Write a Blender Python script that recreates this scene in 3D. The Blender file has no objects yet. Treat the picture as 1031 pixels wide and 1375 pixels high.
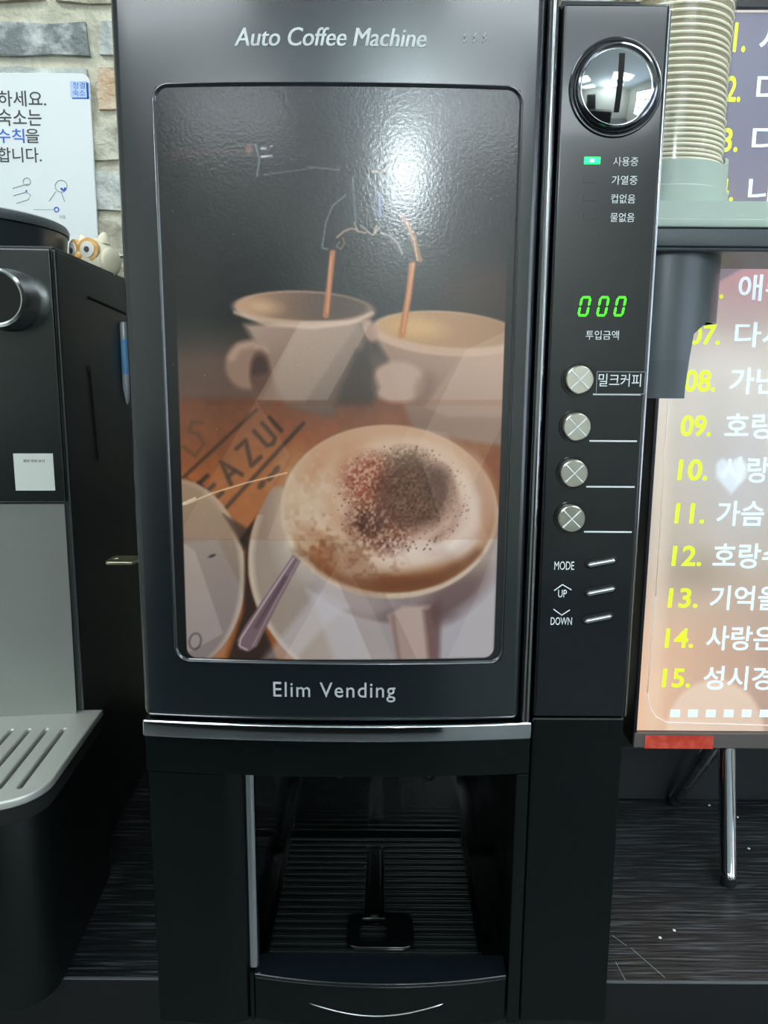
import bpy, bmesh, math, random
import numpy as np
from mathutils import Vector, Matrix

S = bpy.context.scene
COL = S.collection
R = math.radians
random.seed(7); RNG = np.random.default_rng(7)

# ------------------------------------------------------------------ camera
F_PX, PITCH, ROLL, CAM_D, CAM_H = 1060.0, R(10.1), R(0.4), 0.432, 0.405
_f = Vector((0, math.cos(PITCH), -math.sin(PITCH)))
_r0 = Vector((1, 0, 0)); _u0 = _r0.cross(_f)
_r = math.cos(ROLL)*_r0 + math.sin(ROLL)*_u0
_u = -math.sin(ROLL)*_r0 + math.cos(ROLL)*_u0
_C = Vector((0, -CAM_D, CAM_H))
cd = bpy.data.cameras.new('camera'); cam = bpy.data.objects.new('camera', cd); COL.objects.link(cam)
cd.sensor_fit = 'HORIZONTAL'; cd.sensor_width = 36; cd.lens = 36*F_PX/1031
cd.clip_start = 0.02
cam.matrix_world = Matrix((( _r.x, _u.x, -_f.x, _C.x), (_r.y, _u.y, -_f.y, _C.y), (_r.z, _u.z, -_f.z, _C.z), (0, 0, 0, 1)))
S.camera = cam

# ------------------------------------------------------------------ world, lights, exposure
S.view_settings.view_transform = 'Standard'; S.view_settings.look = 'None'
S.view_settings.gamma = 1; S.view_settings.use_curve_mapping = False
S.view_settings.exposure = 0.0
w = bpy.data.worlds.new('world'); S.world = w; w.use_nodes = True
w.node_tree.nodes['Background'].inputs[0].default_value = (.8, .9, 1, 1)
w.node_tree.nodes['Background'].inputs[1].default_value = 0.3
CEILING_LAMP_EMIT = 8.5
PENDANT_EMIT = 110.0
WINDOW_EMIT = 2.6
FLOOR_Z, CEIL_Z = -0.88, 1.65
X0, X1, YB, YW = -2.3, 2.3, -4.3, 0.50     # room extents; YW = brick wall face

def P(px, py, Y=None, z=None):
    """world point on the plane y=Y (or z=z) seen at a photo pixel"""
    d = _f + _r*((px-515.5)/F_PX) - _u*((py-687.5)/F_PX)
    t = (Y-_C.y)/d.y if Y is not None else (z-_C.z)/d.z
    return _C + d*t

# ------------------------------------------------------------------ materials
def lin(c):
    if isinstance(c, (int, float)): c = (c, c, c)
    o = []
    for v in c:
        v /= 255.0
        o.append(v/12.92 if v <= 0.04045 else ((v+0.055)/1.055)**2.4)
    return (*o, 1)

def mat(name, col, rough=.5, metal=0, ior=1.5, coat=0, coat_rough=.05, emit=0, emit_col=None, bump=None, noise=None, trans=0, alpha=1, aniso=0, attr=None, world=False):
    m = bpy.data.materials.new(name); m.use_nodes = True
    nt = m.node_tree; b = nt.nodes['Principled BSDF']; I = b.inputs
    I['Base Color'].default_value = lin(col); I['Roughness'].default_value = rough
    I['Metallic'].default_value = metal; I['IOR'].default_value = ior
    I['Coat Weight'].default_value = coat; I['Coat Roughness'].default_value = coat_rough
    I['Transmission Weight'].default_value = trans; I['Alpha'].default_value = alpha
    I['Anisotropic'].default_value = aniso
    if emit:
        I['Emission Color'].default_value = lin(emit_col or col); I['Emission Strength'].default_value = emit
    tc = nt.nodes.new('ShaderNodeTexCoord'); geo = nt.nodes.new('ShaderNodeNewGeometry')
    def tex(scale, detail=4, stretch=(1, 1, 1)):
        mp = nt.nodes.new('ShaderNodeMapping'); mp.inputs['Scale'].default_value = stretch
        nt.links.new(geo.outputs['Position'] if world else tc.outputs['Object'], mp.inputs['Vector'])
        n = nt.nodes.new('ShaderNodeTexNoise'); n.inputs['Scale'].default_value = scale; n.inputs['Detail'].default_value = detail
        nt.links.new(mp.outputs[0], n.inputs['Vector']); return n
    if noise:   # (scale, colour2, lo, hi[, stretch])
        n = tex(noise[0], 6, noise[4] if len(noise) > 4 else (1, 1, 1))
        r = nt.nodes.new('ShaderNodeValToRGB'); r.color_ramp.elements[0].position = noise[2]; r.color_ramp.elements[1].position = noise[3]
        r.color_ramp.elements[0].color = lin(col); r.color_ramp.elements[1].color = lin(noise[1])
        nt.links.new(n.outputs['Fac'], r.inputs[0]); nt.links.new(r.outputs[0], I['Base Color'])
    if bump:    # (scale, strength, distance[, stretch])
        n = tex(bump[0], 3, bump[3] if len(bump) > 3 else (1, 1, 1))
        bn = nt.nodes.new('ShaderNodeBump'); bn.inputs['Strength'].default_value = bump[1]; bn.inputs['Distance'].default_value = bump[2]
        nt.links.new(n.outputs['Fac'], bn.inputs['Height']); nt.links.new(bn.outputs[0], I['Normal'])
        if coat: nt.links.new(bn.outputs[0], I['Coat Normal'])
    if attr:
        a = nt.nodes.new('ShaderNodeAttribute'); a.attribute_name = attr
        nt.links.new(a.outputs['Color'], I['Base Color'])
        if emit:
            nt.links.new(a.outputs['Color'], I['Emission Color'])
    return m

M = dict(
    plastic = mat('gloss_black_plastic', (15, 24, 28), .24, ior=1.72, coat=.6, coat_rough=.12),
    panel = mat('control_panel_black', (13, 19, 23), .18, ior=1.5, coat=.35, coat_rough=.06),
    lower = mat('lower_black_plastic', (8, 13, 13), .2, ior=1.36),
    bay = mat('bay_black_plastic', (6, 9, 9), .12, ior=1.6),
    slat = mat('slat_black_plastic', (20, 24, 24), .25, ior=1.6),
    satin = mat('satin_black_plastic', (12, 16, 16), .36, ior=1.38),
    gloss2 = mat('piano_black', (12, 17, 17), .1, ior=1.5),
    chrome = mat('chrome', (215, 218, 220), .06, 1),
    strip = mat('dark_chrome_strip', (150, 152, 155), .12, 1),
    brushed = mat('brushed_steel', (196, 198, 190), .42, .6, bump=(60, .15, .0006, (1, 60, 1))),
    sheet = mat('satin_steel_sheet', (186, 190, 184), .42, .5, bump=(40, .08, .0006, (30, 1, 1))),
    button = mat('spun_steel_button', (205, 203, 190), .3, 1, aniso=.6),
    ink = mat('white_ink', (226, 232, 232), .6),
    ink_dim = mat('grey_ink', (150, 156, 156), .6),
    silverink = mat('silver_ink', (178, 182, 182), .45),
    hole = mat('dark_void', (4, 5, 5), .8),
    green_led = mat('green_led', (20, 255, 130), .4, emit=1.5, emit_col=(30, 255, 130)),
    green_core = mat('green_led_core', (190, 255, 220), .4, emit=1.6),
    segment = mat('green_segment', (60, 255, 10), .4, emit=1.1, emit_col=(70, 255, 20)),
    brass = mat('nickel_key', (205, 200, 170), .28, 1),
    sage = mat('sage_plastic', (170, 187, 174), .42, noise=(8, (176, 192, 180), .3, .7)),
    body_satin = mat('espresso_body_satin', (36, 44, 44), .45, ior=1.6),  # veil of light on body and face lifted into base colours; lower parts stay darker
    face_gloss = mat('espresso_face_gloss', (18, 26, 26), .22, ior=1.75),
    dial_chrome = mat('soft_chrome', (215, 218, 218), .22, 1),
    hopper = mat('hopper_dark_slate', (40, 47, 50), .3),
    slate = mat('slate_plastic', (72, 80, 84), .38),
    outlet = mat('outlet_grey_plastic', (78, 86, 90), .3),
    cup = mat('paper_cup', (178, 168, 142), .8, noise=(120, (164, 152, 126), .35, .7)),
    rim = mat('paper_cup_rim', (255, 250, 226), .7),
    wood = mat('black_wood_grain', (30, 33, 36), .30, ior=1.5, bump=(9, .7, .0015, (3, 40, 1)), noise=(9, (92, 97, 103), .52, .72, (2.2, 42, 1))),
    cabinet = mat('cabinet_black', (9, 11, 12), .5),
    edge = mat('worn_grey_edge', (92, 98, 100), .5),
    splash = mat('black_board', (30, 33, 36), .5),
    paper = mat('poster_white', (232, 237, 236), .35),
    ink_dark = mat('poster_black_ink', (70, 72, 72), .6),
    ink_blue = mat('poster_blue_ink', (60, 110, 205), .6),
    pale_blue = mat('poster_pale_blue', (190, 215, 245), .6),
    line_grey = mat('poster_line_grey', (160, 172, 178), .6),
    bezel = mat('tv_bezel', (22, 24, 27), .3),
    bezel_grey = mat('tv_lower_bezel', (105, 98, 95), .35),
    red = mat('red_sticker', (215, 62, 42), .55, noise=(160, (235, 100, 78), .4, .7)),
    mortar = mat('mortar', (190, 186, 164), .95, noise=(30, (222, 218, 198), .35, .65), bump=(90, .9, .006), world=True),
    b_grey = mat('brick_grey', (128, 134, 132), .9, noise=(38, (204, 208, 204), .45, .66), bump=(110, 1, .005), world=True),
    b_beige = mat('brick_beige', (160, 154, 136), .9, noise=(34, (214, 210, 192), .42, .66), bump=(110, 1, .005), world=True),
    b_tan = mat('brick_tan', (204, 168, 134), .9, noise=(38, (218, 206, 182), .4, .65), bump=(110, 1, .005), world=True),
    b_pale = mat('brick_pale', (178, 182, 176), .9, noise=(34, (222, 224, 216), .42, .66), bump=(110, 1, .005), world=True),
    plaster = mat('cream_plaster', (190, 190, 180), .9),
    ceil = mat('white_ceiling', (226, 236, 240), .9),
    floor = mat('grey_floor', (84, 88, 90), .5, noise=(3, (94, 98, 98), .3, .7)),
    lampglow = mat('lamp_diffuser', (255, 255, 255), .6, emit=CEILING_LAMP_EMIT, emit_col=(240, 250, 255)),
    globeglow = mat('pendant_globe_glass', (255, 255, 255), .6, emit=PENDANT_EMIT, emit_col=(235, 250, 255)),
    sky = mat('bright_window_pane', (225, 238, 255), .2, emit=WINDOW_EMIT),
    muntin = mat('black_window_frame', (20, 22, 24), .4),
    owl = mat('owl_cream_glaze', (236, 228, 200), .3, bump=(70, .4, .0015)),
    owl_o = mat('owl_orange_glaze', (224, 164, 84), .3, noise=(200, (236, 205, 150), .4, .7)),
    owl_w = mat('owl_white_glaze', (238, 234, 220), .3),
    owl_p = mat('owl_pupil_grey', (84, 84, 92), .3),
    pen_b = mat('pen_blue', (130, 195, 250), .35),
    pen_w = mat('pen_silver', (205, 212, 218), .3, .2),
    sticker = mat('sticker_white', (212, 216, 208), .5),
    led_off = mat('unlit_led', (26, 40, 36), .3),
)
# clear tube: mixes transparency with a glossy sheen (a real thin clear plastic)
m = bpy.data.materials.new('clear_tube_plastic'); m.use_nodes = True; nt = m.node_tree; nt.nodes.clear()
o_ = nt.nodes.new('ShaderNodeOutputMaterial'); mx = nt.nodes.new('ShaderNodeMixShader'); lw = nt.nodes.new('ShaderNodeLayerWeight'); lw.inputs[0].default_value = .5
pw_ = nt.nodes.new('ShaderNodeMath'); pw_.operation = 'POWER'; pw_.inputs[1].default_value = 4; nt.links.new(lw.outputs['Facing'], pw_.inputs[0])
fr = nt.nodes.new('ShaderNodeMath'); fr.operation = 'MULTIPLY_ADD'; fr.inputs[1].default_value = .35; fr.inputs[2].default_value = .015; nt.links.new(pw_.outputs[0], fr.inputs[0])
tr = nt.nodes.new('ShaderNodeBsdfTransparent'); tr.inputs[0].default_value = (.985, .988, .98, 1); gl = nt.nodes.new('ShaderNodeBsdfGlossy'); gl.inputs['Roughness'].default_value = .12
nt.links.new(fr.outputs[0], mx.inputs[0]); nt.links.new(tr.outputs[0], mx.inputs[1]); nt.links.new(gl.outputs[0], mx.inputs[2]); nt.links.new(mx.outputs[0], o_.inputs[0])
M['clear'] = m
M['print'] = mat('picture_print', (100, 100, 100), .35, ior=1.45, coat=.9, coat_rough=.15, attr='paint', bump=(560, .11, .0005))
M['screen'] = mat('screen_image', (100, 100, 100), .3, attr='paint', emit=.74)
M['scr_white'] = mat('screen_white_letters', (215, 232, 245), .4, emit=.7)
M['scr_lime'] = mat('screen_lime_letters', (215, 235, 50), .4, emit=.72)
M['scr_line'] = mat('screen_thin_line', (225, 215, 210), .4, emit=.5)

# ------------------------------------------------------------------ object helpers
def smooth(me, angle=35):
    if len(me.polygons):
        me.polygons.foreach_set('use_smooth', [True]*len(me.polygons))
        try: me.set_sharp_from_angle(angle=R(angle))
        except Exception: pass
def link(name, me, material=None, parent=None, sm=True):
    me.name = name
    if material is not None:
        me.materials.clear(); me.materials.append(M[material] if isinstance(material, str) else material)
    o = bpy.data.objects.new(name, me); COL.objects.link(o)
    if parent is not None: o.parent = parent
    if sm: smooth(me)
    return o
def obj(name, bm, material, parent=None, sm=True):
    me = bpy.data.meshes.new(name); bmesh.ops.recalc_face_normals(bm, faces=bm.faces)
    bm.to_mesh(me); bm.free()
    o = link(name, me, material, parent, sm)
    if len(me.vertices) < 3000:
        wn = o.modifiers.new('weighted_normals', 'WEIGHTED_NORMAL'); wn.keep_sharp = True; wn.weight = 80
    return o
def tag(o, label, cat, group=None, kind=None):
    o['label'] = label; o['category'] = cat
    if group: o['group'] = group
    if kind: o['kind'] = kind
    return o
def thing(name, loc, label, cat, group=None, rz=0):
    o = bpy.data.objects.new(name, None); o.empty_display_size = .02; COL.objects.link(o)
    o.location = loc; o.rotation_euler.z = rz
    return tag(o, label, cat, group)
def struct(o): o['kind'] = 'structure'; return o

def box(bm, x0, x1, y0, y1, z0, z1, bev=0, seg=2):
    r = bmesh.ops.create_cube(bm, size=1)
    vs = r['verts']
    for v in vs: v.co = Vector(((x0+x1)/2+v.co.x*(x1-x0), (y0+y1)/2+v.co.y*(y1-y0), (z0+z1)/2+v.co.z*(z1-z0)))
    if bev:
        es = list({e for v in vs for e in v.link_edges})
        bmesh.ops.bevel(bm, geom=es, offset=bev, segments=seg, profile=.5, affect='EDGES')
    return bm
def B(*a, **k): return box(bmesh.new(), *a, **k)
def slice_x(bm, x0, x1, n):
    for i in range(1, n):
        x = x0+(x1-x0)*i/n
        bmesh.ops.bisect_plane(bm, geom=bm.verts[:]+bm.edges[:]+bm.faces[:], plane_co=(x, 0, 0), plane_no=(1, 0, 0))
    return bm
def lathe(profile, seg=48, bm=None, mtx=None):
    """profile [(r,z)...] around +z"""
    bm = bm or bmesh.new(); rings = []
    for r, z in profile:
        if r < 1e-7: rings.append([bm.verts.new((0, 0, z))])
        else: rings.append([bm.verts.new((r*math.cos(2*math.pi*i/seg), r*math.sin(2*math.pi*i/seg), z)) for i in range(seg)])
    for a, b in zip(rings, rings[1:]):
        if len(a) == 1 and len(b) == 1: continue
        for i in range(seg):
            j = (i+1) % seg
            if len(a) == 1: bm.faces.new((a[0], b[i], b[j]))
            elif len(b) == 1: bm.faces.new((a[i], a[j], b[0]))
            else: bm.faces.new((a[i], a[j], b[j], b[i]))
    if mtx is not None: bmesh.ops.transform(bm, matrix=mtx, verts=[v for r in rings for v in r])
    return bm
FACE = Matrix.Rotation(R(90), 4, 'X')          # +z axis -> -y (towards the viewer)
def facing(x, y, z): return Matrix.Translation((x, y, z)) @ FACE
def tube(pts, r, seg=10, bm=None, caps=True):
    bm = bm or bmesh.new(); pts = [Vector(p) for p in pts]; rings = []
    rr = r if isinstance(r, (list, tuple)) else [r]*len(pts)
    for i, p in enumerate(pts):
        t = (pts[min(i+1, len(pts)-1)]-pts[max(i-1, 0)]).normalized()
        a = t.cross(Vector((0, 0, 1)));
        if a.length < 1e-3: a = t.cross(Vector((1, 0, 0)))
        a.normalize(); b = t.cross(a)
        rings.append([bm.verts.new(p+rr[i]*(math.cos(2*math.pi*k/seg)*a+math.sin(2*math.pi*k/seg)*b)) for k in range(seg)])
    for A, Bq in zip(rings, rings[1:]):
        for k in range(seg): bm.faces.new((A[k], A[(k+1) % seg], Bq[(k+1) % seg], Bq[k]))
    if caps: bm.faces.new(rings[0][::-1]); bm.faces.new(rings[-1])
    return bm
def rrect(x0, x1, z0, z1, r, n=8):
    pts = []
    for cx, cz, a0 in ((x1-r, z1-r, 0), (x0+r, z1-r, 90), (x0+r, z0+r, 180), (x1-r, z0+r, 270)):
        for i in range(n+1):
            a = R(a0+90*i/n); pts.append((cx+r*math.cos(a), cz+r*math.sin(a)))
    return pts
def resample(pts, step):
    out = []
    for i, p in enumerate(pts):
        q = pts[(i+1) % len(pts)]; L = math.hypot(q[0]-p[0], q[1]-p[1]); k = max(1, int(L/step))
        for j in range(k): out.append((p[0]+(q[0]-p[0])*j/k, p[1]+(q[1]-p[1])*j/k))
    return out
def inset_path(pts, d):
    out = []; n = len(pts)
    for i, p in enumerate(pts):
        a, b = pts[i-1], pts[(i+1) % n]
        tx, tz = b[0]-a[0], b[1]-a[1]; L = math.hypot(tx, tz) or 1
        out.append((p[0]-tz/L*d, p[1]+tx/L*d))       # path is counter-clockwise: inward
    return out
def ring_sweep(pts, prof, y):
    """closed sweep in the xz plane; prof = [(inward, forward)]; forward = towards -y"""
    bm = bmesh.new(); rows = []
    for d, h in prof:
        rows.append([bm.verts.new((p[0], y-h, p[1])) for p in inset_path(pts, d)])
    n = len(pts)
    for A, Bq in zip(rows, rows[1:]):
        for i in range(n): bm.faces.new((A[i], A[(i+1) % n], Bq[(i+1) % n], Bq[i]))
    return bm
def plate(outer, holes, thick, bev=0, res=2):
    """flat plate (xy plane, z 0..thick) with holes, through a filled 2D curve"""
    cu = bpy.data.curves.new('plate', 'CURVE'); cu.dimensions = '2D'; cu.fill_mode = 'BOTH'
    cu.extrude = thick/2-bev; cu.bevel_depth = bev; cu.bevel_resolution = res
    for loop in [outer]+holes:
        s = cu.splines.new('POLY'); s.points.add(len(loop)-1)
        for p, q in zip(s.points, loop): p.co = (q[0], q[1], 0, 1)
        s.use_cyclic_u = True
    t = bpy.data.objects.new('t', cu); COL.objects.link(t)
    me = bpy.data.meshes.new_from_object(t.evaluated_get(bpy.context.evaluated_depsgraph_get()))
    bpy.data.objects.remove(t); bpy.data.curves.remove(cu)
    me.transform(Matrix.Translation((0, 0, thick/2)))
    return me
XZ = Matrix(((1, 0, 0, 0), (0, 0, -1, 0), (0, 1, 0, 0), (0, 0, 0, 1)))   # (x,y,z)->(x,-z,y): stands a plate up facing the viewer

def text_mesh(body, bold=0, shear=0, spacing=1, fat=0):
    cu = bpy.data.curves.new('txt', 'FONT'); cu.body = body; cu.size = 1; cu.offset = bold; cu.shear = shear
    cu.space_character = spacing; cu.extrude = .01; cu.resolution_u = 4
    t = bpy.data.objects.new('t', cu); COL.objects.link(t)
    me = bpy.data.meshes.new_from_object(t.evaluated_get(bpy.context.evaluated_depsgraph_get()))
    bpy.data.objects.remove(t); bpy.data.curves.remove(cu)
    if fat:     # heavier strokes: the same outlines laid down three times, slightly shifted
        bm = bmesh.new()
        for k in (-1, 0, 1):
            me.transform(Matrix.Translation((fat*k if k < 0 else (fat if k == 0 else fat), 0, k*.0005))); bm.from_mesh(me)
        bm.to_mesh(me); bm.free()
    return me
def text(name, body, px_box, Y, material, parent, bold=0, shear=0, spacing=1, thick=.0002, rot=0, keep=False, bend=None, fat=0):
    """lettering as thin raised ink whose ink box covers px_box=(x0,y0,x1,y1) of the photo on the plane y=Y"""
    me = text_mesh(body, bold, shear, spacing, fat)
    n = len(me.vertices); co = np.empty(n*3); me.vertices.foreach_get('co', co); co = co.reshape(-1, 3)
    mn, mx_ = co.min(0), co.max(0)
    a, b = P(px_box[0], px_box[3], Y), P(px_box[2], px_box[1], Y)
    sx = (b.x-a.x)/(mx_[0]-mn[0]); sz = (b.z-a.z)/(mx_[1]-mn[1])
    if keep: sx = sz
    x = a.x+(co[:, 0]-mn[0])*sx; z = a.z+(co[:, 1]-mn[1])*sz
    y = np.where(co[:, 2] > 0, Y-thick, Y)
    if rot:
        cx, cz = (a.x+b.x)/2, (a.z+b.z)/2; c, s = math.cos(rot), math.sin(rot)
        x, z = cx+(x-cx)*c-(z-cz)*s, cz+(x-cx)*s+(z-cz)*c
    if bend: y = y+bend(x)
    me.vertices.foreach_set('co', np.stack([x, y, z], 1).ravel()); me.update()
    o = link(name, me, material, parent, sm=False)
    if parent is not None and parent.type == 'EMPTY':
        o.matrix_parent_inverse = inv(parent)
    return o
def inv(p): return (Matrix.Translation(p.location) @ p.rotation_euler.to_matrix().to_4x4()).inverted()
def W(o):      # mesh written in world coordinates under a thing whose Empty is elsewhere
    p = o.parent
    M4 = Matrix.Identity(4)
    while p is not None:
        if p.type == 'EMPTY': M4 = inv(p) @ M4
        p = p.parent
    if o.parent.type == 'EMPTY': o.matrix_parent_inverse = M4
    return o

# ------------------------------------------------------------------ painted flat prints (vertex colours on a fine grid)
class Paint:
    def __init__(s, x0, x1, z0, z1, Y, step, bend=None):
        s.nx = int((x1-x0)/step)+1; s.nz = int((z1-z0)/step)+1
        X, Z = np.meshgrid(np.linspace(x0, x1, s.nx), np.linspace(z0, z1, s.nz))
        s.X, s.Z, s.Y = X.ravel(), Z.ravel(), Y
        s.Yv = np.full_like(s.X, Y) + (bend(s.X) if bend else 0)
        d = np.stack([s.X-_C.x, np.full_like(s.X, Y)-_C.y, s.Z-_C.z], 1)
        wv = d @ np.array(_f); s.U = 515.5+F_PX*(d @ np.array(_r))/wv; s.V = 687.5-F_PX*(d @ np.array(_u))/wv
        s.C = np.zeros((len(s.X), 3))
    def mix(s, m, col, a=1.0):
        m = (m*a)[:, None]; s.C = s.C*(1-m)+np.asarray(col, float)*m
    def ell(s, cx, cy, rx, ry, rot=0, soft=2):
        c, q = math.cos(R(rot)), math.sin(R(rot)); x = s.U-cx; y = s.V-cy
        a = (x*c+y*q)/rx; b = (-x*q+y*c)/ry
        d = (np.hypot(a, b)-1)*min(rx, ry); return np.clip(.5-d/soft, 0, 1)
    def line(s, pts, w, soft=2):
        d = np.full_like(s.U, 1e9)
        for (ax, ay), (bx, by) in zip(pts, pts[1:]):
            L = (bx-ax)**2+(by-ay)**2 or 1
            t = np.clip(((s.U-ax)*(bx-ax)+(s.V-ay)*(by-ay))/L, 0, 1)
            d = np.minimum(d, np.hypot(s.U-ax-t*(bx-ax), s.V-ay-t*(by-ay)))
        return np.clip(.5-(d-w/2)/soft, 0, 1)
    def poly(s, pts, soft=2):
        ins = np.zeros(len(s.U), bool); n = len(pts)
        for i in range(n):
            (ax, ay), (bx, by) = pts[i], pts[(i+1) % n]
            c = ((ay > s.V) != (by > s.V)) & (s.U < (bx-ax)*(s.V-ay)/((by-ay) or 1e-9)+ax); ins ^= c
        d = np.full_like(s.U, 1e9)
        for i in range(n):
            (ax, ay), (bx, by) = pts[i], pts[(i+1) % n]; L = (bx-ax)**2+(by-ay)**2 or 1
            t = np.clip(((s.U-ax)*(bx-ax)+(s.V-ay)*(by-ay))/L, 0, 1)
            d = np.minimum(d, np.hypot(s.U-ax-t*(bx-ax), s.V-ay-t*(by-ay)))
        return np.clip(.5-np.where(ins, -d, d)/soft, 0, 1)
    def noise(s, scale, seed=0):
        g = np.random.default_rng(seed).random((260, 260)); u = s.U/scale+7; v = s.V/scale+7
        i = np.floor(u).astype(int) % 259; j = np.floor(v).astype(int) % 259; fu = u-np.floor(u); fv = v-np.floor(v)
        fu = fu*fu*(3-2*fu); fv = fv*fv*(3-2*fv)
        return (g[j, i]*(1-fu)+g[j, i+1]*fu)*(1-fv)+(g[j+1, i]*(1-fu)+g[j+1, i+1]*fu)*fv
    def ramp(s, t, c0, c1):
        t = np.clip(t, 0, 1)[:, None]; return np.asarray(c0, float)*(1-t)+np.asarray(c1, float)*t
    def mesh(s, name):
        me = bpy.data.meshes.new(name); n = len(s.X)
        me.vertices.add(n); me.vertices.foreach_set('co', np.stack([s.X, s.Yv, s.Z], 1).ravel())
        I = np.arange(n).reshape(s.nz, s.nx)
        q = np.stack([I[:-1, :-1], I[:-1, 1:], I[1:, 1:], I[1:, :-1]], -1).reshape(-1, 4); k = len(q)
        me.loops.add(k*4); me.loops.foreach_set('vertex_index', q.ravel().astype(np.int32))
        me.polygons.add(k); me.polygons.foreach_set('loop_start', np.arange(0, k*4, 4, dtype=np.int32))
        me.update(calc_edges=True)
        c = np.clip(s.C, 0, 255)/255; c = np.where(c <= .04045, c/12.92, ((c+.055)/1.055)**2.4)
        at = me.color_attributes.new('paint', 'FLOAT_COLOR', 'POINT')
        at.data.foreach_set('color', np.concatenate([c, np.ones((n, 1))], 1).astype(np.float32).ravel())
        me.polygons.foreach_set('use_smooth', [True]*k)
        return me

# ================================================================== SETTING
bm = B(X0, X1, YB, YW+.1, FLOOR_Z-.05, FLOOR_Z); struct(obj('floor', bm, 'floor'))
struct(obj('ceiling', B(X0, X1, YB, YW+.1, CEIL_Z, CEIL_Z+.05), 'ceil'))
struct(obj('wall_left', B(X0-.1, X0, YB, YW+.1, FLOOR_Z, CEIL_Z), 'plaster'))
struct(obj('wall_right', B(X1, X1+.1, YB, YW+.1, FLOOR_Z, CEIL_Z), 'plaster'))
struct(obj('wall_front', B(X0, X1, YB-.1, YB, FLOOR_Z, CEIL_Z), 'plaster'))
wall = struct(obj('wall_back', B(X0, X1, YW+.006, YW+.1, FLOOR_Z, CEIL_Z), 'mortar'))

# bricks: rows read off the photo, then carried on up and down
def zrow(y): return P(140, y, YW).z
rows = [(zrow(75), zrow(28), P(125, 50, YW).x), (zrow(150), zrow(90), P(123, 120, YW).x), (zrow(215), zrow(160), P(40, 190, YW).x),
        (zrow(284), zrow(225), P(92, 250, YW).x), (zrow(346), zrow(293), P(10, 320, YW).x)]
pitch = (rows[0][0]-rows[4][0])/4; hgt = .046
for k in range(1, 7): rows.append((rows[0][0]+pitch*k, rows[0][0]+pitch*k+hgt, random.uniform(-.1, .1)))
zb = rows[4][0]
for k in range(1, 7): rows.append((zb-pitch*k, zb-pitch*k+hgt, random.uniform(-.1, .1)))
def brick_mesh(seed):
    rn = random.Random(seed); bm = bmesh.new(); nx, nz = 4, 2
    V = [[bm.verts.new((-.5+i/nx, -.5-(rn.uniform(-.25, .25)) if 0 < i < nx and 0 < j < nz else -.5+rn.uniform(0, .3), -.5+j/nz)) for i in range(nx+1)] for j in range(nz+1)]
    for j in range(nz):
        for i in range(nx): bm.faces.new((V[j][i], V[j][i+1], V[j+1][i+1], V[j+1][i]))
    for row in V:
        for v in row:
            if abs(v.co.x) > .49: v.co.x += rn.uniform(-.02, .012)*math.copysign(1, v.co.x)
            if abs(v.co.z) > .49: v.co.z += rn.uniform(-.09, .03)*math.copysign(1, v.co.z)
    edge = [e for e in bm.edges if e.is_boundary]
    r = bmesh.ops.extrude_edge_only(bm, edges=edge)
    for v in [g for g in r['geom'] if isinstance(g, bmesh.types.BMVert)]: v.co.y = 1.0
    bmesh.ops.recalc_face_normals(bm, faces=bm.faces)
    me = bpy.data.meshes.new('brick'); bm.to_mesh(me); bm.free(); smooth(me, 50); return me
kinds = ['b_grey', 'b_beige', 'b_tan', 'b_pale']
bmeshes = {}
for kd in kinds:
    bmeshes[kd] = []
    for sdd in range(3):
        me = brick_mesh(sdd*7+len(kd)); me.materials.append(M[kd]); bmeshes[kd].append(me)
nb = 0
for ri, (z0, z1, xj) in enumerate(rows):
    L = .165; x = xj-6*L
    while x < .95 and nb < 290:
        gap = .012
        if x > -1.0:
            kd = random.choice(['b_grey', 'b_beige', 'b_beige', 'b_pale'])
            if ri == 0: kd = 'b_grey' if x < xj-.01 else 'b_pale'
            if ri == 1 and abs(x-xj) < .01: kd = 'b_tan'
            if ri in (2, 4): kd = 'b_beige'
            if ri == 3: kd = 'b_pale' if x > -.5 else 'b_grey'
            o = bpy.data.objects.new('brick', random.choice(bmeshes[kd])); COL.objects.link(o); o.parent = wall
            o.location = (x+gap/2+(L-gap)/2, YW+.003, (z0+z1)/2); o.scale = (L-gap, .006, z1-z0)
            nb += 1
        x += L

# dark board standing behind the screen's feet
zt = P(900, 1004, .27).z
struct(obj('trim_1', B(.145, 1.45, .27, .282, 0, zt, bev=.001), 'splash'))

# window with black muntins on the right wall behind the viewer (mirrored in the coin plate)
win = struct(obj('window_1', B(X1-.03, X1-.002, -3.1, -.9, -.15, 1.25), 'sky'))
def bar(n, *a): return struct(obj(n, B(*a, bev=.004), 'muntin', win))
for i in range(5):
    y = -3.1+i*.55; bar('window_bar', X1-.05, X1-.025, y-.02, y+.02, -.15, 1.25)
for z in (-.15, .32, .79, 1.25): bar('window_rail', X1-.055, X1-.03, -3.12, -.88, z-.02, z+.02)
dr = struct(obj('door_1', B(-1.5, -.65, YB-.01, YB+.03, FLOOR_Z, 1.15, bev=.004), 'muntin'))
dh = struct(obj('door_handle', tube([(-.74, YB+.03, .1), (-.74, YB+.08, .1), (-.84, YB+.08, .1)], .009), 'chrome', dr))

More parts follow.
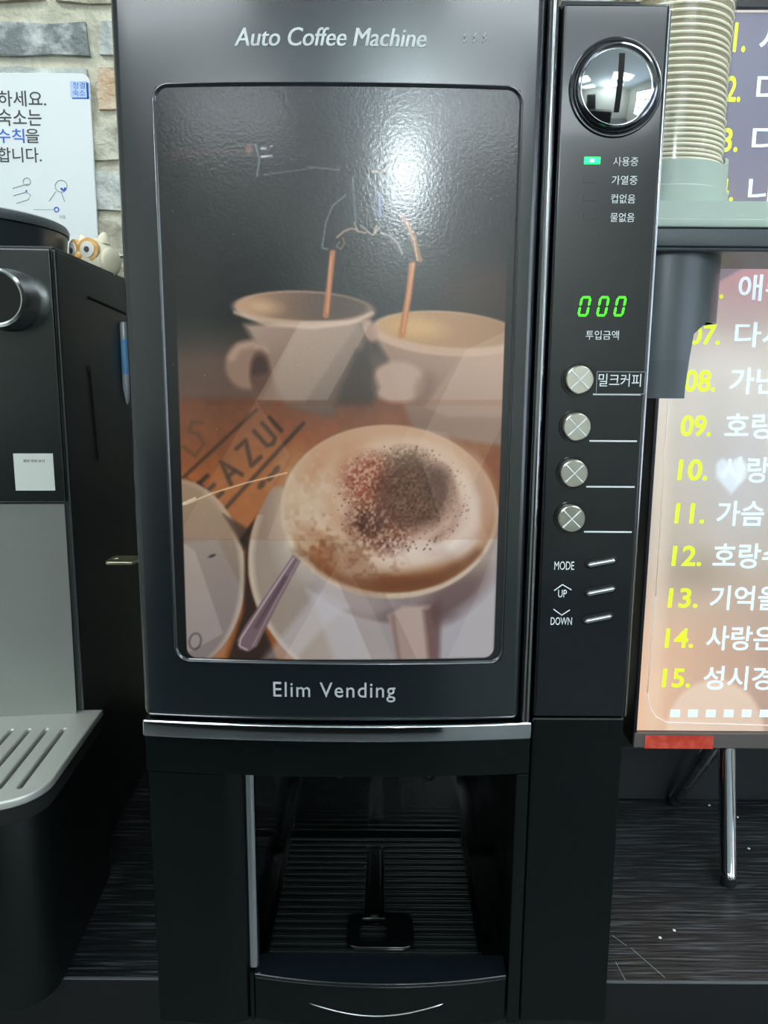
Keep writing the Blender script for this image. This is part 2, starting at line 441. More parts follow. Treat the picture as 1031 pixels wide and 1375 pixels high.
# ceiling lamps
for i, (x, y) in enumerate([(-.9, -.3), (.9, -.3), (-1.1, -2.2), (.9, -2.2), (-1.1, -3.6), (.9, -3.6)]):
    t = thing('ceiling_lamp', (x, y, CEIL_Z), ['square white ceiling lamp, front left', 'square white ceiling lamp, front right', 'square white ceiling lamp, middle left', 'square white ceiling lamp, middle right', 'square white ceiling lamp, rear left', 'square white ceiling lamp, rear right'][i]+' of the six in the room', 'lamp', 'square ceiling lamps')
    obj('lamp_frame', B(-.47, .47, -.35, .35, -.02, -.0005, bev=.003), 'ceil', t)
    obj('diffuser', B(-.44, .44, -.32, .32, -.026, -.0205), 'lampglow', t)
t = thing('pendant_lamp', (.31, -3.4, CEIL_Z), 'round white globe pendant lamp hanging far behind the viewer', 'lamp')
obj('cord', tube([(0, 0, -.001), (0, 0, -.23)], .004), 'muntin', t)
obj('globe', lathe([(0, -.47)]+[(.12*math.sin(a), -.35-.12*math.cos(a)) for a in np.linspace(.15, math.pi-.15, 16)]+[(0, -.23)], 32), 'globeglow', t)

# dark reception desk behind the viewer (mirrored in the coin plate)
rd_ = thing('reception_desk', (-.5, -2.5, FLOOR_Z), 'long black reception desk standing behind the viewer', 'desk')
obj('desk_top', B(-1.0, 1.0, -.3, .3, .99, 1.02, bev=.004), 'bezel', rd_); obj('desk_front', B(-.97, .97, -.25, .25, .001, .989, bev=.004), 'cabinet', rd_)

# ================================================================== COUNTER
ct = thing('counter', (0, .038, FLOOR_Z), 'black wood-grained counter that the machines stand on', 'counter')
o = W(obj('worktop', B(-1.5, 1.5, .038, YW, -.022, 0, bev=.0012), 'wood', ct))
o = W(obj('edge_band', B(-1.5, 1.5, .0370, .0379, -.022, -.0006), 'cabinet', ct))
W(obj('worn_edge', B(-1.5, 1.5, .0368, .0386, -.0005, .0004), 'edge', ct))
o = W(obj('cabinet_front', B(-1.49, 1.49, .075, YW, FLOOR_Z+.001, -.0225, bev=.002), 'cabinet', ct))
# scratches on the worktop
for a, b in (((822, 1256), (841, 1270)), ((847, 1273), (893, 1313)), ((826, 1291), (840, 1317))):
    p, q = P(*a, z=0.0002), P(*b, z=0.0002)
    W(obj('scratch', tube([p, q], .00028, 5), 'ink_dim', ct))
for px, py in ((952, 1082), (990, 1098), (1005, 1140), (886, 1260), (905, 1250)):
    p = P(px, py, z=.0004); W(obj('crumb', lathe([(0, 0), (.0013, .0004), (.001, .001), (0, .0014)], 6, mtx=Matrix.Translation(p)), 'ink', ct))

# ================================================================== COFFEE VENDING MACHINE
XL, XS, XR = -.1392, .0790, .1412      # left edge, strip left, right edge
XC, HW = (XL+.0875)/2, (.0875-XL)/2
ZD0, ZD1 = .2052, .612                 # door bottom/top
def bulge(x): return -.006*(1-np.clip(((x-XC)/HW), -1, 1)**2)
def bend(bm):
    for v in bm.verts:
        v.co.y += float(bulge(v.co.x))
    return bm
vm = thing('coffee_vending_machine', (0, .19, 0), 'tall black coffee vending machine with a picture of coffee cups on its door', 'coffee machine')
def vp(name, bm, m_, parent=vm, label=None):
    o = W(obj(name, bm, m_, parent))
    if label: o['label'] = label
    return o
me = plate([(XL+.004, .012), (XR-.0065, .012), (XR-.0065, .60), (XL+.004, .60)], [[(-.0852, .0265), (-.0852, .2015), (.0830, .2015), (.0830, .0265)]], .1185, .0008)
me.transform(XZ); me.transform(Matrix.Translation((0, .1495, 0))); W(link('cabinet_shell', me, 'satin', vm))
vp('cabinet_back', B(XL+.004, XR-.0065, .1498, .36, .012, .60, bev=.004), 'satin')
for sx in (-.11, .11):
    for sy in (.07, .33): vp('foot', lathe([(0, 0), (.011, 0), (.012, .003), (.011, .0125), (0, .0125)], 20, mtx=Matrix.Translation((sx, sy, 0))), 'satin')
DOORF = .0005
bm = B(XL, XS+.0005, 0, .030, ZD0, ZD1, bev=.0045, seg=4); slice_x(bm, XL+.006, XS-.006, 28)
for v in bm.verts:
    if v.co.y < .02: v.co.y += float(bulge(v.co.x))
door = vp('door', bm, 'plastic')
def dtext(*a, **k): return text(*a, bend=lambda x: bulge(x), **k)
YD = -.0003
def PD(px, py):     # point on the bulged door
    p = P(px, py, -.004); p = P(px, py, float(bulge(p.x))); return p
def dbox(b): return b
o = text('title_lettering', 'Auto Coffee Machine', (314, 38, 573, 61), -.006, 'ink', door, fat=.016, shear=.22, bend=lambda x: bulge(x)+.0058); 
def fix(o):   # children of the door mesh: door sits at world coordinates through vm's inverse
    return o
o = text('brand_lettering', 'Elim Vending', (367, 917, 531, 942), -.006, 'silverink', door, spacing=1.12, bold=.002, bend=lambda x: bulge(x)+.0058)
# little embossed steam marks
for k in range(3):
    px = 621+k*13
    pts = [PD(px+dx, py) for dx, py in ((6, 45), (2, 49), (5, 53), (1, 57))]
    for p in pts: p.y -= .0002
    obj('embossed_mark', tube(pts, .00045, 6), 'silverink', door)
# picture window
a, b = P(204, 112, -.003), P(675, 891, -.003)
wx0, wx1, wz1, wz0 = P(205, 500, -.003).x+.0000, .0690, a.z, b.z
wx0 = (a.x+P(239, 885, -.003).x)/2-.0012
path = resample(rrect(wx0, wx1, wz0, wz1, .0085, 10), .004)
bm = ring_sweep(path, [(-.0002, -.0005), (0, .0008), (.0004, .0011), (.0009, .0010), (.0018, .0003), (.0021, -.0006)], -.0001)
frame = obj('window_frame', bend(bm), 'plastic', door)
Ypic = -.0002
pt = Paint(wx0+.0015, wx1-.0015, wz0+.0015, wz1-.0015, Ypic-.003, .0005, bend=lambda x: bulge(x)+.003)
def paint_picture(p):
    U, V = p.U, p.V
    n1 = p.noise(60, 1); n2 = p.noise(9, 2); n3 = p.noise(3, 3)
    p.C[:] = (22, 25, 27)
    # faint bokeh and brownish air over the table
    p.mix(np.clip((V-330)/170, 0, 1)*np.clip((n1*.5+.6), 0, 1), (72, 70, 62))
    p.mix(p.ell(650, 390, 70, 45, 0, 60), (104, 78, 68), .7)
    p.mix(p.ell(520, 360, 60, 70, 0, 40), (30, 28, 28), .8)
    p.mix(p.ell(640, 140, 55, 40, 0, 50), (58, 50, 62), .5)
    # table
    wood = p.ramp((V-520)/120, (138, 96, 76), (176, 112, 66)); wood = wood*(.86+.22*n1[:, None]+.08*(n2[:, None]-.5))
    m = np.clip((V-470)/75, 0, 1); p.mix(m, wood)
    p.mix(np.clip((V-425)/60, 0, 1)*np.clip((540-V)/10, 0, 1), (128, 108, 100), .75)
    # stencilled marks on the wood
    dk = (62, 52, 44)
    p.mix(p.line([(246, 641), (345, 550)], 4, 4), dk, .8)
    p.mix(p.line([(296, 690), (408, 568)], 5, 4), dk, .85)
    p.mix(p.line([(322, 726), (385, 655)], 8, 4), (48, 40, 36), .9)
    p.mix(p.line([(250, 640), (300, 700)], 3, 4), dk, .4)
    p.mix(p.line([(590, 548), (668, 592)], 3.5, 4), (90, 70, 60), .8)
    p.mix(p.line([(246, 600), (262, 612), (274, 596), (266, 582), (254, 580), (258, 566), (272, 568)], 4.5, 4), (105, 82, 66), .7)
    ca, sa = math.cos(R(-42)), math.sin(R(-42))
    def glyph(cx, cy, strokes, sc=1.0):
        for st in strokes:
            pts = [(cx+(x*ca-y*sa)*sc, cy+(x*sa+y*ca)*sc) for x, y in st]; p.mix(p.line(pts, 5.5*sc, 4), dk, .88)
    glyph(283, 655, [[(-8, -15), (-8, 15)], [(-8, -15), (8, -15)], [(-8, 0), (6, 0)], [(-8, 15), (8, 15)]])
    glyph(308, 632, [[(-10, 15), (0, -15), (10, 15)], [(-6, 5), (6, 5)]])
    glyph(334, 608, [[(-8, -15), (9, -15), (-8, 15), (9, 15)]])
    glyph(357, 584, [[(-8, -15), (-8, 12), (0, 16), (8, 12), (8, -15)]], .95)
    glyph(374, 566, [[(-5, -13), (-5, 13)]], .9)
    for q in ((352, 650), (364, 640), (372, 630)): p.mix(p.ell(*q, 4, 7, 40, 3), dk, .8)
    # back left cup
    body = [(328, 436), (352, 475), (372, 520), (384, 545), (446, 560), (468, 520), (486, 470), (500, 425)]
    sh = p.ramp((U-330)/170, (190, 172, 162), (150, 130, 122)); sh = sh*(1.06-.35*np.clip((V-440)/120, 0, 1))[:, None]
    p.mix(p.poly(body, 10), sh, .93)
    p.mix(p.poly([(402, 432), (486, 428), (410, 540), (352, 540)], 6), (206, 186, 174), .28)
    p.mix(p.ell(334, 490, 31, 33, 0, 8), (172, 146, 134), .95)
    p.mix(p.line([(312, 480), (322, 466), (340, 462), (356, 470)], 10, 8), (204, 180, 166), .7)
    p.mix(p.ell(350, 500, 13, 27, 0, 7), (92, 70, 64), .95)
    p.mix(p.poly([(338, 505), (366, 500), (370, 545), (345, 545)], 8), (140, 112, 98), .6)
    p.mix(p.ell(408, 415, 95, 24, 2, 3), (206, 184, 170))
    p.mix(p.ell(409, 412, 88, 19, 2, 4), p.ramp((U-330)/110, (198, 168, 146), (112, 96, 88)))
    p.mix(p.ell(352, 412, 22, 9, 5, 12), (226, 200, 172), .7)
    p.mix(p.line([(316, 420), (360, 436), (420, 440), (470, 434), (500, 421)], 5, 4), (222, 204, 194), .7)
    # back right cup
    sh = p.ramp((U-500)/175, (176, 150, 138), (200, 176, 164)); sh = sh*(1.04-.22*np.clip((V-470)/100, 0, 1))[:, None]
    p.mix(p.poly([(498, 446), (520, 480), (540, 540), (556, 580), (680, 600), (680, 450)], 8), sh, .95)
    p.mix(p.poly([(625, 470), (680, 450), (680, 560), (600, 560), (570, 545)], 6), (214, 190, 178), .35)
    p.mix(p.ell(534, 513, 36, 28, 0, 8), (204, 182, 172), .95)
    p.mix(p.ell(570, 520, 12, 20, 20, 10), (150, 122, 112), .5)
    p.mix(p.ell(600, 448, 103, 30, 4, 3), (214, 190, 176))
    p.mix(p.ell(602, 443, 94, 23.5, 4, 4), p.ramp((U-520)/150, (206, 174, 134), (186, 158, 136)))
    p.mix(p.ell(560, 440, 34, 12, 5, 14), (228, 200, 156), .7)
    p.mix(p.ell(497, 445, 9, 15, -20, 5), (196, 170, 158), .9)
    p.mix(p.line([(484, 436), (490, 452), (500, 468)], 2.5, 3), (120, 96, 90), .6)
    p.mix(p.poly([(457, 520), (478, 470), (492, 470), (508, 520), (500, 545), (450, 545)], 10), (78, 66, 60), .7)
    p.C = np.where((V < 545)[:, None], p.C*np.array([.99, .94, .89]), p.C)
    # coffee streams
    p.mix(p.line([(447, 340), (443, 380), (438, 424)], 8, 3), (196, 132, 92))
    p.mix(p.line([(445, 345), (440, 420)], 2, 2), (236, 180, 140), .7)
    p.mix(p.line([(554, 350), (548, 400), (539, 450)], 9, 3), (198, 134, 88))
    p.mix(p.line([(555, 352), (541, 446)], 2, 2), (238, 184, 140), .7)
    # portafilter spouts
    sil = (20, 22, 26)
    p.mix(p.poly([(466, 232), (548, 232), (556, 285), (566, 320), (562, 352), (548, 352), (538, 322), (512, 314), (480, 312), (460, 322), (456, 336), (432, 336), (436, 302), (452, 282), (464, 270)], 4), sil, .9)
    for pts, c, w_ in (([(464, 264), (447, 278), (438, 300), (433, 334), (440, 336)], (150, 152, 152), 2.2), ([(453, 320), (462, 312), (472, 308), (480, 310)], (200, 170, 150), 3),
                     ([(456, 326), (452, 332), (458, 336), (463, 328), (460, 320)], (168, 140, 122), 2), ([(476, 300), (480, 312), (492, 314)], (200, 176, 160), 2.5), ([(484, 304), (500, 317)], (210, 190, 176), 2.2),
                     ([(506, 304), (502, 316), (510, 306)], (206, 182, 166), 3), ([(512, 314), (524, 318), (534, 328), (540, 342)], (196, 186, 176), 3.6), ([(474, 240), (475, 262), (478, 300)], (120, 126, 130), 3.5),
                     ([(509, 262), (510, 292)], (150, 154, 200), 4.5), ([(528, 260), (528, 268)], (148, 146, 196), 6), ([(530, 273), (541, 273), (552, 296), (560, 330), (564, 350)], (110, 120, 116), 2.2),
                     ([(541, 292), (552, 312), (558, 334), (563, 350)], (186, 128, 86), 8), ([(546, 300), (556, 326), (560, 350)], (226, 206, 168), 2), ([(414, 226), (456, 230)], (160, 146, 134), 2.4),
                     ([(500, 232), (540, 231)], (196, 146, 120), 3), ([(356, 236), (420, 228)], (130, 132, 132), 2)):
        p.mix(p.line(pts, w_, 2), c, .85)
    # the filter handle, upper left
    p.mix(p.line([(232, 208), (300, 205), (338, 203)], 16, 12), (74, 56, 50), .85)
    p.mix(p.ell(335, 202, 5, 7, 0, 4), (150, 116, 104), .8)
    p.mix(p.line([(344, 196), (349, 216), (346, 238)], 2.5, 2), (150, 156, 158), .8)
    for l in (((352, 201), (358, 201)), ((352, 212), (366, 211)), ((364, 198), (366, 198))): p.mix(p.line(l, 3, 2), (222, 226, 228), .95)
    p.mix(p.poly([(360, 196), (560, 196), (566, 226), (370, 226)], 14), (34, 36, 42), .5)
    p.mix(p.line([(528, 196), (540, 197)], 6, 4), (120, 116, 170), .7)
    p.mix(p.ell(372, 148, 16, 14, 0, 10), (52, 44, 42), .6)
    # plate, front left
    sh = p.ramp((V-650)/230, (186, 164, 142), (146, 126, 122))*(.94+.05*n1[:, None])
    p.mix(p.ell(236, 772, 94, 128, 0, 3), sh)
    p.mix(np.clip(p.ell(236, 772, 94, 128, 0, 3)-p.ell(230, 774, 93, 128, 0, 6), 0, 1), (206, 184, 162), .8)
    p.mix(p.poly([(240, 730), (292, 723), (330, 800), (300, 885), (240, 885)], 5), (200, 188, 190), .25)
    p.mix(p.ell(285, 746, 5, 2, -20, 2), (70, 60, 60), .8)
    # dark wedge between plate and saucer
    p.mix(p.poly([(300, 690), (345, 715), (334, 770), (350, 830), (374, 885), (306, 885), (328, 820), (330, 740)], 6), (54, 44, 44), .8)
    # saucer
    sau = p.ell(560, 752, 226, 190, 0, 3)*np.clip((V-(650+(U-380)*.1))/6, 0, 1)
    sh = p.ramp((U-340)/240, (172, 152, 138), (184, 172, 170))*(.98+.04*n1[:, None])
    p.mix(sau, sh)
    p.mix(np.clip((sau-p.ell(566, 752, 224, 190, 0, 6))*(V > 690), 0, 1), (216, 196, 180), .7)
    p.mix(p.poly([(450, 885), (430, 830), (412, 790), (470, 800), (560, 830), (640, 800), (668, 760), (668, 885)], 10), (190, 180, 182), .8)
    # cup bowl
    p.mix(p.ell(528, 722, 138, 112, 4, 5), p.ramp((V-760)/75, (182, 162, 152), (150, 132, 134)))
    p.mix(p.ell(470, 790, 60, 30, 30, 24), (206, 196, 198), .5)
    p.mix(p.ell(608, 802, 56, 22, -35, 20), (120, 92, 90), .7)
    p.mix(p.ell(560, 826, 40, 10, 0, 12), (104, 80, 82), .6)
    p.mix(p.poly([(352, 885), (395, 885), (440, 835), (470, 812), (430, 790)], 10), (206, 196, 200), .5)
    # cup handle
    p.mix(p.poly([(520, 824), (540, 812), (578, 812), (584, 885), (536, 885)], 6), (196, 172, 162))
    p.mix(p.poly([(568, 818), (592, 806), (590, 885), (575, 885)], 8), (120, 88, 84), .75)
    p.mix(p.line([(527, 826), (536, 885)], 5, 5), (150, 124, 120), .7)
    # rim and foam
    p.mix(p.ell(523, 686, 146, 116, 4, 3), (212, 190, 170))
    p.mix(p.ell(524, 683, 141, 111, 4, 4), p.ramp((V-640)/140, (218, 180, 150), (146, 96, 62)))
    p.mix(p.ell(536, 672, 126, 92, 4, 22), (226, 196, 172), .9)
    p.mix(p.ell(400, 690, 30, 70, 0, 30), (228, 214, 194), .6)
    p.mix(p.ell(446, 620, 40, 14, -35, 18), (206, 156, 118), .6)
    p.mix(p.ell(452, 750, 56, 22, 35, 16), (176, 118, 78), .7)
    p.mix(p.ell(545, 668, 92, 78, 10, 14), (232, 208, 192), .8)
    p.mix(p.ell(600, 716, 40, 34, -30, 14), (176, 142, 136), .55)
    p.mix(p.ell(588, 702, 40, 34, -30, 10), (226, 200, 186), .7)
    p.mix(p.ell(630, 696, 14, 46, 12, 14), (234, 216, 206), .8)
    p.mix(p.ell(648, 664, 10, 50, -12, 12), (196, 160, 140), .5)
    p.mix(p.ell(560, 745, 80, 16, -12, 14), (232, 212, 200), .6)
    p.mix(p.ell(470, 760, 34, 12, 32, 12), (222, 196, 176), .4)
    # cocoa
    grain = np.clip((p.noise(3.4, 21)*.6+n3*.5-.25)*2.2, 0, 1)*.8+.2
    p.mix(p.ell(500, 645, 40, 34, 0, 26)*grain, (156, 78, 52), .8)
    p.mix(p.ell(510, 705, 42, 32, 20, 22)*grain, (112, 62, 46), .85)
    p.mix(p.ell(556, 662, 50, 46, 0, 22)*(n3*.5+.6), (78, 50, 38), 1)
    p.mix(p.ell(545, 617, 26, 16, 0, 16)*grain, (100, 84, 66), .8)
    p.mix(p.ell(585, 650, 18, 24, 20, 16), (66, 48, 42), .7)
    p.mix(p.ell(498, 702, 20, 16, 20, 12)*grain, (72, 44, 38), .8)
    p.mix(p.ell(552, 668, 34, 30, 0, 16)*(p.noise(2.2, 9) > .6), (150, 116, 94), .4)
    rd = np.random.default_rng(5); acc = np.zeros_like(U)
    for k in range(330):
        an, rr_ = rd.uniform(0, 6.283), 1-abs(rd.normal(0, .36)); cx = 540+92*rr_*math.cos(an); cy = 670+74*rr_*math.sin(an)
        s_ = rd.uniform(.7, 1.9); near = (abs(U-cx) < 5) & (abs(V-cy) < 5)
        acc[near] = np.maximum(acc[near], np.clip(1.2-np.hypot(U[near]-cx, V[near]-cy)/s_, 0, 1))
    p.mix(acc, (116, 62, 44), .85)
    # soft modelling of the foam: bright crest, shaded hollow, brown edge
    p.mix(p.line([(620, 640), (636, 672), (632, 706), (606, 732)], 12, 14), (244, 228, 216), .75)
    p.mix(p.line([(606, 650), (616, 680), (606, 706), (584, 724)], 7, 12), (150, 112, 98), .5)
    p.mix(p.line([(452, 612), (430, 650), (436, 700), (462, 738)], 12, 18), (226, 204, 184), .6)
    p.mix(p.line([(400, 740), (450, 772), (520, 786), (590, 776), (640, 742)], 9, 14), (128, 80, 50), .55)
    p.mix((np.clip((p.noise(5, 31)-.5)*4, 0, 1))*p.ell(470, 740, 80, 34, 30, 24), (140, 92, 62), .35)
    p.mix((np.clip((p.noise(7, 33)-.5)*4, 0, 1))*p.ell(420, 690, 40, 70, 0, 24), (236, 222, 204), .35)
    # spoon
    p.mix(p.poly([(394, 744), (404, 752), (372, 812), (346, 866), (334, 874), (322, 870), (319, 858), (330, 838), (362, 792)], 3), (140, 116, 120))
    p.mix(p.line([(395, 748), (360, 800), (324, 856), (322, 866), (332, 871)], 2.2, 2), (214, 196, 196), .8)
    p.mix(p.line([(401, 752), (370, 808), (340, 866)], 2, 2), (196, 170, 168), .6)
    p.mix(p.line([(384, 774), (345, 840)], 5, 4), (98, 76, 82), .6)
    p.mix(p.ell(262, 861, 9, 12, 15, 2)-p.ell(262, 861, 6.5, 9.5, 15, 2), (70, 62, 66), .8)
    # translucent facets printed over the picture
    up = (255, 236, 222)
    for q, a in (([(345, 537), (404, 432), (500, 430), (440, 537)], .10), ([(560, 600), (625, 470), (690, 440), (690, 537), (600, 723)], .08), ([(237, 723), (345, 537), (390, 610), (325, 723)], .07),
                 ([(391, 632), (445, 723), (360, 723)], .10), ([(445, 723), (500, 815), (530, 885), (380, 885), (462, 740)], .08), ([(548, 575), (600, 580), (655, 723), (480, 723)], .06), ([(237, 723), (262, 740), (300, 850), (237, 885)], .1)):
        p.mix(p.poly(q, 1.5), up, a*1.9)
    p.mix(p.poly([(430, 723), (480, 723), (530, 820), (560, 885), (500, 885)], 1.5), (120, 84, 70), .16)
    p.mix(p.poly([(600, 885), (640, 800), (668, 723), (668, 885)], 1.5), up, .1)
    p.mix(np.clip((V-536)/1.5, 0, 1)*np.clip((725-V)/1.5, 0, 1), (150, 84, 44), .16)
    # scratch
    p.mix(p.line([(233, 679), (250, 677), (285, 662), (330, 648), (386, 634)], 1.6, 1.2), (240, 214, 180), .9)
    p.mix(p.line([(233, 679), (246, 676), (262, 669)], 3, 1.5), (244, 226, 200), .8)
    p.C = 255*np.clip(p.C/255, 0, 1)**1.32
    # black printed border round the picture
    xl = 226+(V-115)*.0315; xr = 690-(V-115)*.0345
    ins = np.clip((U-xl)/1.5, 0, 1)*np.clip((xr-U)/1.5, 0, 1)*np.clip((884-V)/1.5, 0, 1)
    for cx, sg in ((xl+14, -1), (xr-14, 1)):
        corner = ((U-cx)*sg > 0) & (V > 870); d = np.hypot(U-cx, V-870)
        ins = np.where(corner, np.clip((14-d)/1.5, 0, 1), ins)
    p.mix(1-ins, (10, 12, 14))
    p.mix((p.noise(1.6, 12) > .985).astype(float)*(n3 > .6), (170, 176, 178), .5)
paint_picture(pt)
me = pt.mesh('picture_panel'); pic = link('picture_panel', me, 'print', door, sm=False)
pic['label'] = 'colour picture of cappuccino and coffee cups behind the door window'

# chrome vertical strip beside the control panel, and horizontal band under the door
def sp(x0, x1, z0, z1, h, n=10):
    bm = bmesh.new(); rows_ = []
    for z in (z0, z1):
        rows_.append([bm.verts.new((x0+(x1-x0)*i/n, .004-h*math.sin(math.pi*i/n)**.7, z)) for i in range(n+1)])
    for i in range(n): bm.faces.new((rows_[0][i], rows_[0][i+1], rows_[1][i+1], rows_[1][i]))
    return bm
vp('vertical_chrome_strip', sp(XS+.0006, .0874, ZD0-.001, ZD1, .0055), 'strip', label='narrow upright chrome strip')
bm = B(XL-.0004, .0868, -.0022, .028, .1945, .2047, bev=.0012, seg=3); slice_x(bm, XL+.003, .084, 28)
for v in bm.verts:
    if v.co.y < .02: v.co.y += float(bulge(v.co.x))
vp('horizontal_chrome_band', bm, 'chrome', label='mirror chrome band under the door')

# control panel
zt = .5868
cp = vp('control_panel', B(.0878, XR, .0005, .030, .2072, zt, bev=.0016, seg=3), 'panel')
vp('side_panel', B(.0874, XR-.0002, .0006, .030, .003, .2066, bev=.0014, seg=3), 'lower')
vp('edge_trim', B(XR+.0001, XR+.0022, .004, .026, .206, zt-.001, bev=.0008), 'strip', label='thin silver edge of the control panel')
YP = .0004
def ct_(name, body, bx, m_='ink', **k): return text(name, body, bx, YP, m_, cp, **k)
c = P(829, 115, -.003); cx, cz = c.x, c.z
prof = [(.0, 0), (.0225, 0), (.0225, .0012), (.0215, .0032), (.0200, .0044), (.0188, .0046), (.0182, .0040), (.0176, .0030), (0, .0030)]
obj('coin_collar', lathe([(.0238, 0), (.0237, .0007), (.0232, .0011), (.0222, .0010), (.0212, .0006), (.0205, 0)], 72, mtx=facing(cx, YP, cz)), 'panel', cp)
ring = obj('coin_ring', lathe([(.0212, 0), (.0211, .0012), (.0206, .0030), (.0199, .0044), (.0190, .0048), (.0184, .0040), (.0178, .0028), (0, .0026)], 72, mtx=facing(cx, YP, cz)), 'strip', cp)
cap = [(.0182*math.sin(a)/math.sin(R(34)), .0032+.0175*(math.cos(a)-math.cos(R(34)))*1.05) for a in np.linspace(R(34), 0, 12)]
cplate = obj('coin_plate', lathe([(.0182, .0026)]+cap, 72, mtx=facing(cx, YP, cz)), 'chrome', cp)
cplate['label'] = 'domed mirror chrome coin plate'
sl = B(-.0011, .0011, -.0022, .0022, -.0121, .0121, bev=.0004)
ztop = .0032+.0175*(1-math.cos(R(34)))*1.05
bm = B(-.0014, .0014, -.001, .001, -.0138, .0138)
for i in range(1, 14):
    bmesh.ops.bisect_plane(bm, geom=bm.verts[:]+bm.edges[:]+bm.faces[:], plane_co=(0, 0, -.0138+.0276*i/14), plane_no=(0, 0, 1))
for v in bm.verts:
    front = v.co.y < 0
    v.co = Vector((v.co.x*math.cos(R(3))+v.co.z*math.sin(R(3)), v.co.y, v.co.z))
    d = math.hypot(v.co.x, v.co.z); aa = math.asin(min(.99, d*math.sin(R(34))/.0182))
    yy = .0032+.0175*(math.cos(aa)-math.cos(R(34)))*1.05
    v.co = Vector((cx+.0004+v.co.x, YP-yy-(.00025 if front else -.001), cz+.0008+v.co.z))
slice_c = slot = obj('coin_slot', bm, 'hole', cplate)
# status light and its captions
a = P(784, 220.5, YP); b = P(806, 211, YP)
obj('indicator_light', B(a.x, b.x, YP-.0006, YP+.001, a.z, b.z, bev=.0003), 'green_led', cp)['label'] = 'lit green indicator light'
a = P(791.5, 218, YP); b = P(797.5, 213.5, YP)
obj('light_core', B(a.x, b.x, YP-.0009, YP+.001, a.z, b.z, bev=.0003), 'green_core', cp)
for y in (241, 266, 291):
    a = P(783, y+4, YP); b = P(804, y-4, YP)
    obj('unlit_indicator', B(a.x, b.x, YP-.0001, YP+.001, a.z, b.z), 'panel', cp)
ct_('caption', '사용중', (823, 211, 857, 223)); ct_('caption', '가열중', (821, 236, 856, 248))
ct_('caption', '컵없음', (820, 261, 853, 273)); ct_('caption', '물없음', (819, 286, 852, 298))
ct_('caption', '투입금액', (786, 444, 831, 456))
# seven-segment display
a = P(768, 432, YP); b = P(852, 391, YP)
disp = obj('display_window', B(a.x, b.x, YP-.0001, YP+.0008, a.z, b.z), 'panel', cp)
def digit(x0, x1, z0, z1):
    g = []; t_ = (z1-z0)*.11; sh_ = .16; e = t_*.25; zm = (z0+z1)/2
    def q(xa, za, xb, zb_, w_):
        bm = bmesh.new(); L = math.hypot(xb-xa, zb_-za); ux, uz = (xb-xa)/L, (zb_-za)/L; nx_, nz_ = -uz, ux
        pts = []
        for s_, h_ in ((e, 0), (e+w_/2, w_/2), (L-e-w_/2, w_/2), (L-e, 0), (L-e-w_/2, -w_/2), (e+w_/2, -w_/2)):
            pts.append((xa+ux*s_+nx_*h_, za+uz*s_+nz_*h_))
        f1 = [bm.verts.new((x+(z-z0)*sh_, YP-.0006, z)) for x, z in pts]; f2 = [bm.verts.new((x+(z-z0)*sh_, YP-.0002, z)) for x, z in pts]
        bm.faces.new(f1); bm.faces.new(f2[::-1])
        for i in range(6): bm.faces.new((f1[i], f1[(i+1) % 6], f2[(i+1) % 6], f2[i]))
        obj('digit_segment', bm, 'segment', disp, sm=False)
    h = t_/2
    q(x0, z1-h, x1, z1-h, t_); q(x0, z0+h, x1, z0+h, t_)
    for x in (x0+h*.6, x1-h*.6): q(x, z0+h, x, zm, t_); q(x, zm, x, z1-h, t_)
for x0_, x1_ in ((775, 794.5), (800, 819), (823, 842)):
    p0, p1 = P(x0_, 425, YP), P(x1_, 398, YP); digit(p0.x, p1.x-.002, p0.z, p1.z)
# round buttons
for k, (bx, by) in enumerate(((778.5, 510), (775, 573.5), (771, 636), (767.5, 697))):
    c = P(bx, by, -.004)
    bt = obj('selection_button', lathe([(.0086, 0), (.0086, .0005), (.0080, .0008), (.0076, .0006), (.0074, .0042), (.0069, .0048), (0, .0048)], 48, mtx=facing(c.x, YP, c.z)), 'button', cp)
    obj('button_collar', lathe([(.0090, 0), (.0090, .0009), (.0077, .0009), (.0077, 0)], 40, mtx=facing(c.x, YP, c.z)), 'gloss2', bt)
    for an in (45, 135):
        d = Vector((math.cos(R(an)), 0, math.sin(R(an))))*.0067; q = Vector((c.x, YP-.0049, c.z))
        bm = tube([q-d, q, q+d], [.0005, .00025, .0005], 6); obj('star_line', bm, 'ink', bt)
for x0_, x1_, y in ((796, 860, 529.5), (791, 855, 592), (787, 852, 653.5), (784, 848, 714)):
    a = P(x0_, y+1, YP); b = P(x1_, y-.6, YP); obj('underline', B(a.x, b.x, YP-.0002, YP+.0004, a.z, b.z), 'ink', cp)
a = P(799.5, 529, YP); b = P(868, 499, YP)
pl = obj('name_strip', B(a.x, min(b.x, XR-.0008), YP-.0003, YP+.0004, a.z, b.z), 'panel', cp)
bm = ring_sweep(rrect(a.x, min(b.x, XR-.0008), a.z, b.z, .0003, 2), [(0, 0), (0, .0002), (.0003, .0002), (.0003, 0)], YP-.0002); obj('name_strip_edge', bm, 'ink_dim', pl)
text('caption', '밀크커피', (803, 502, 861, 519), YP-.0003, 'ink', pl)
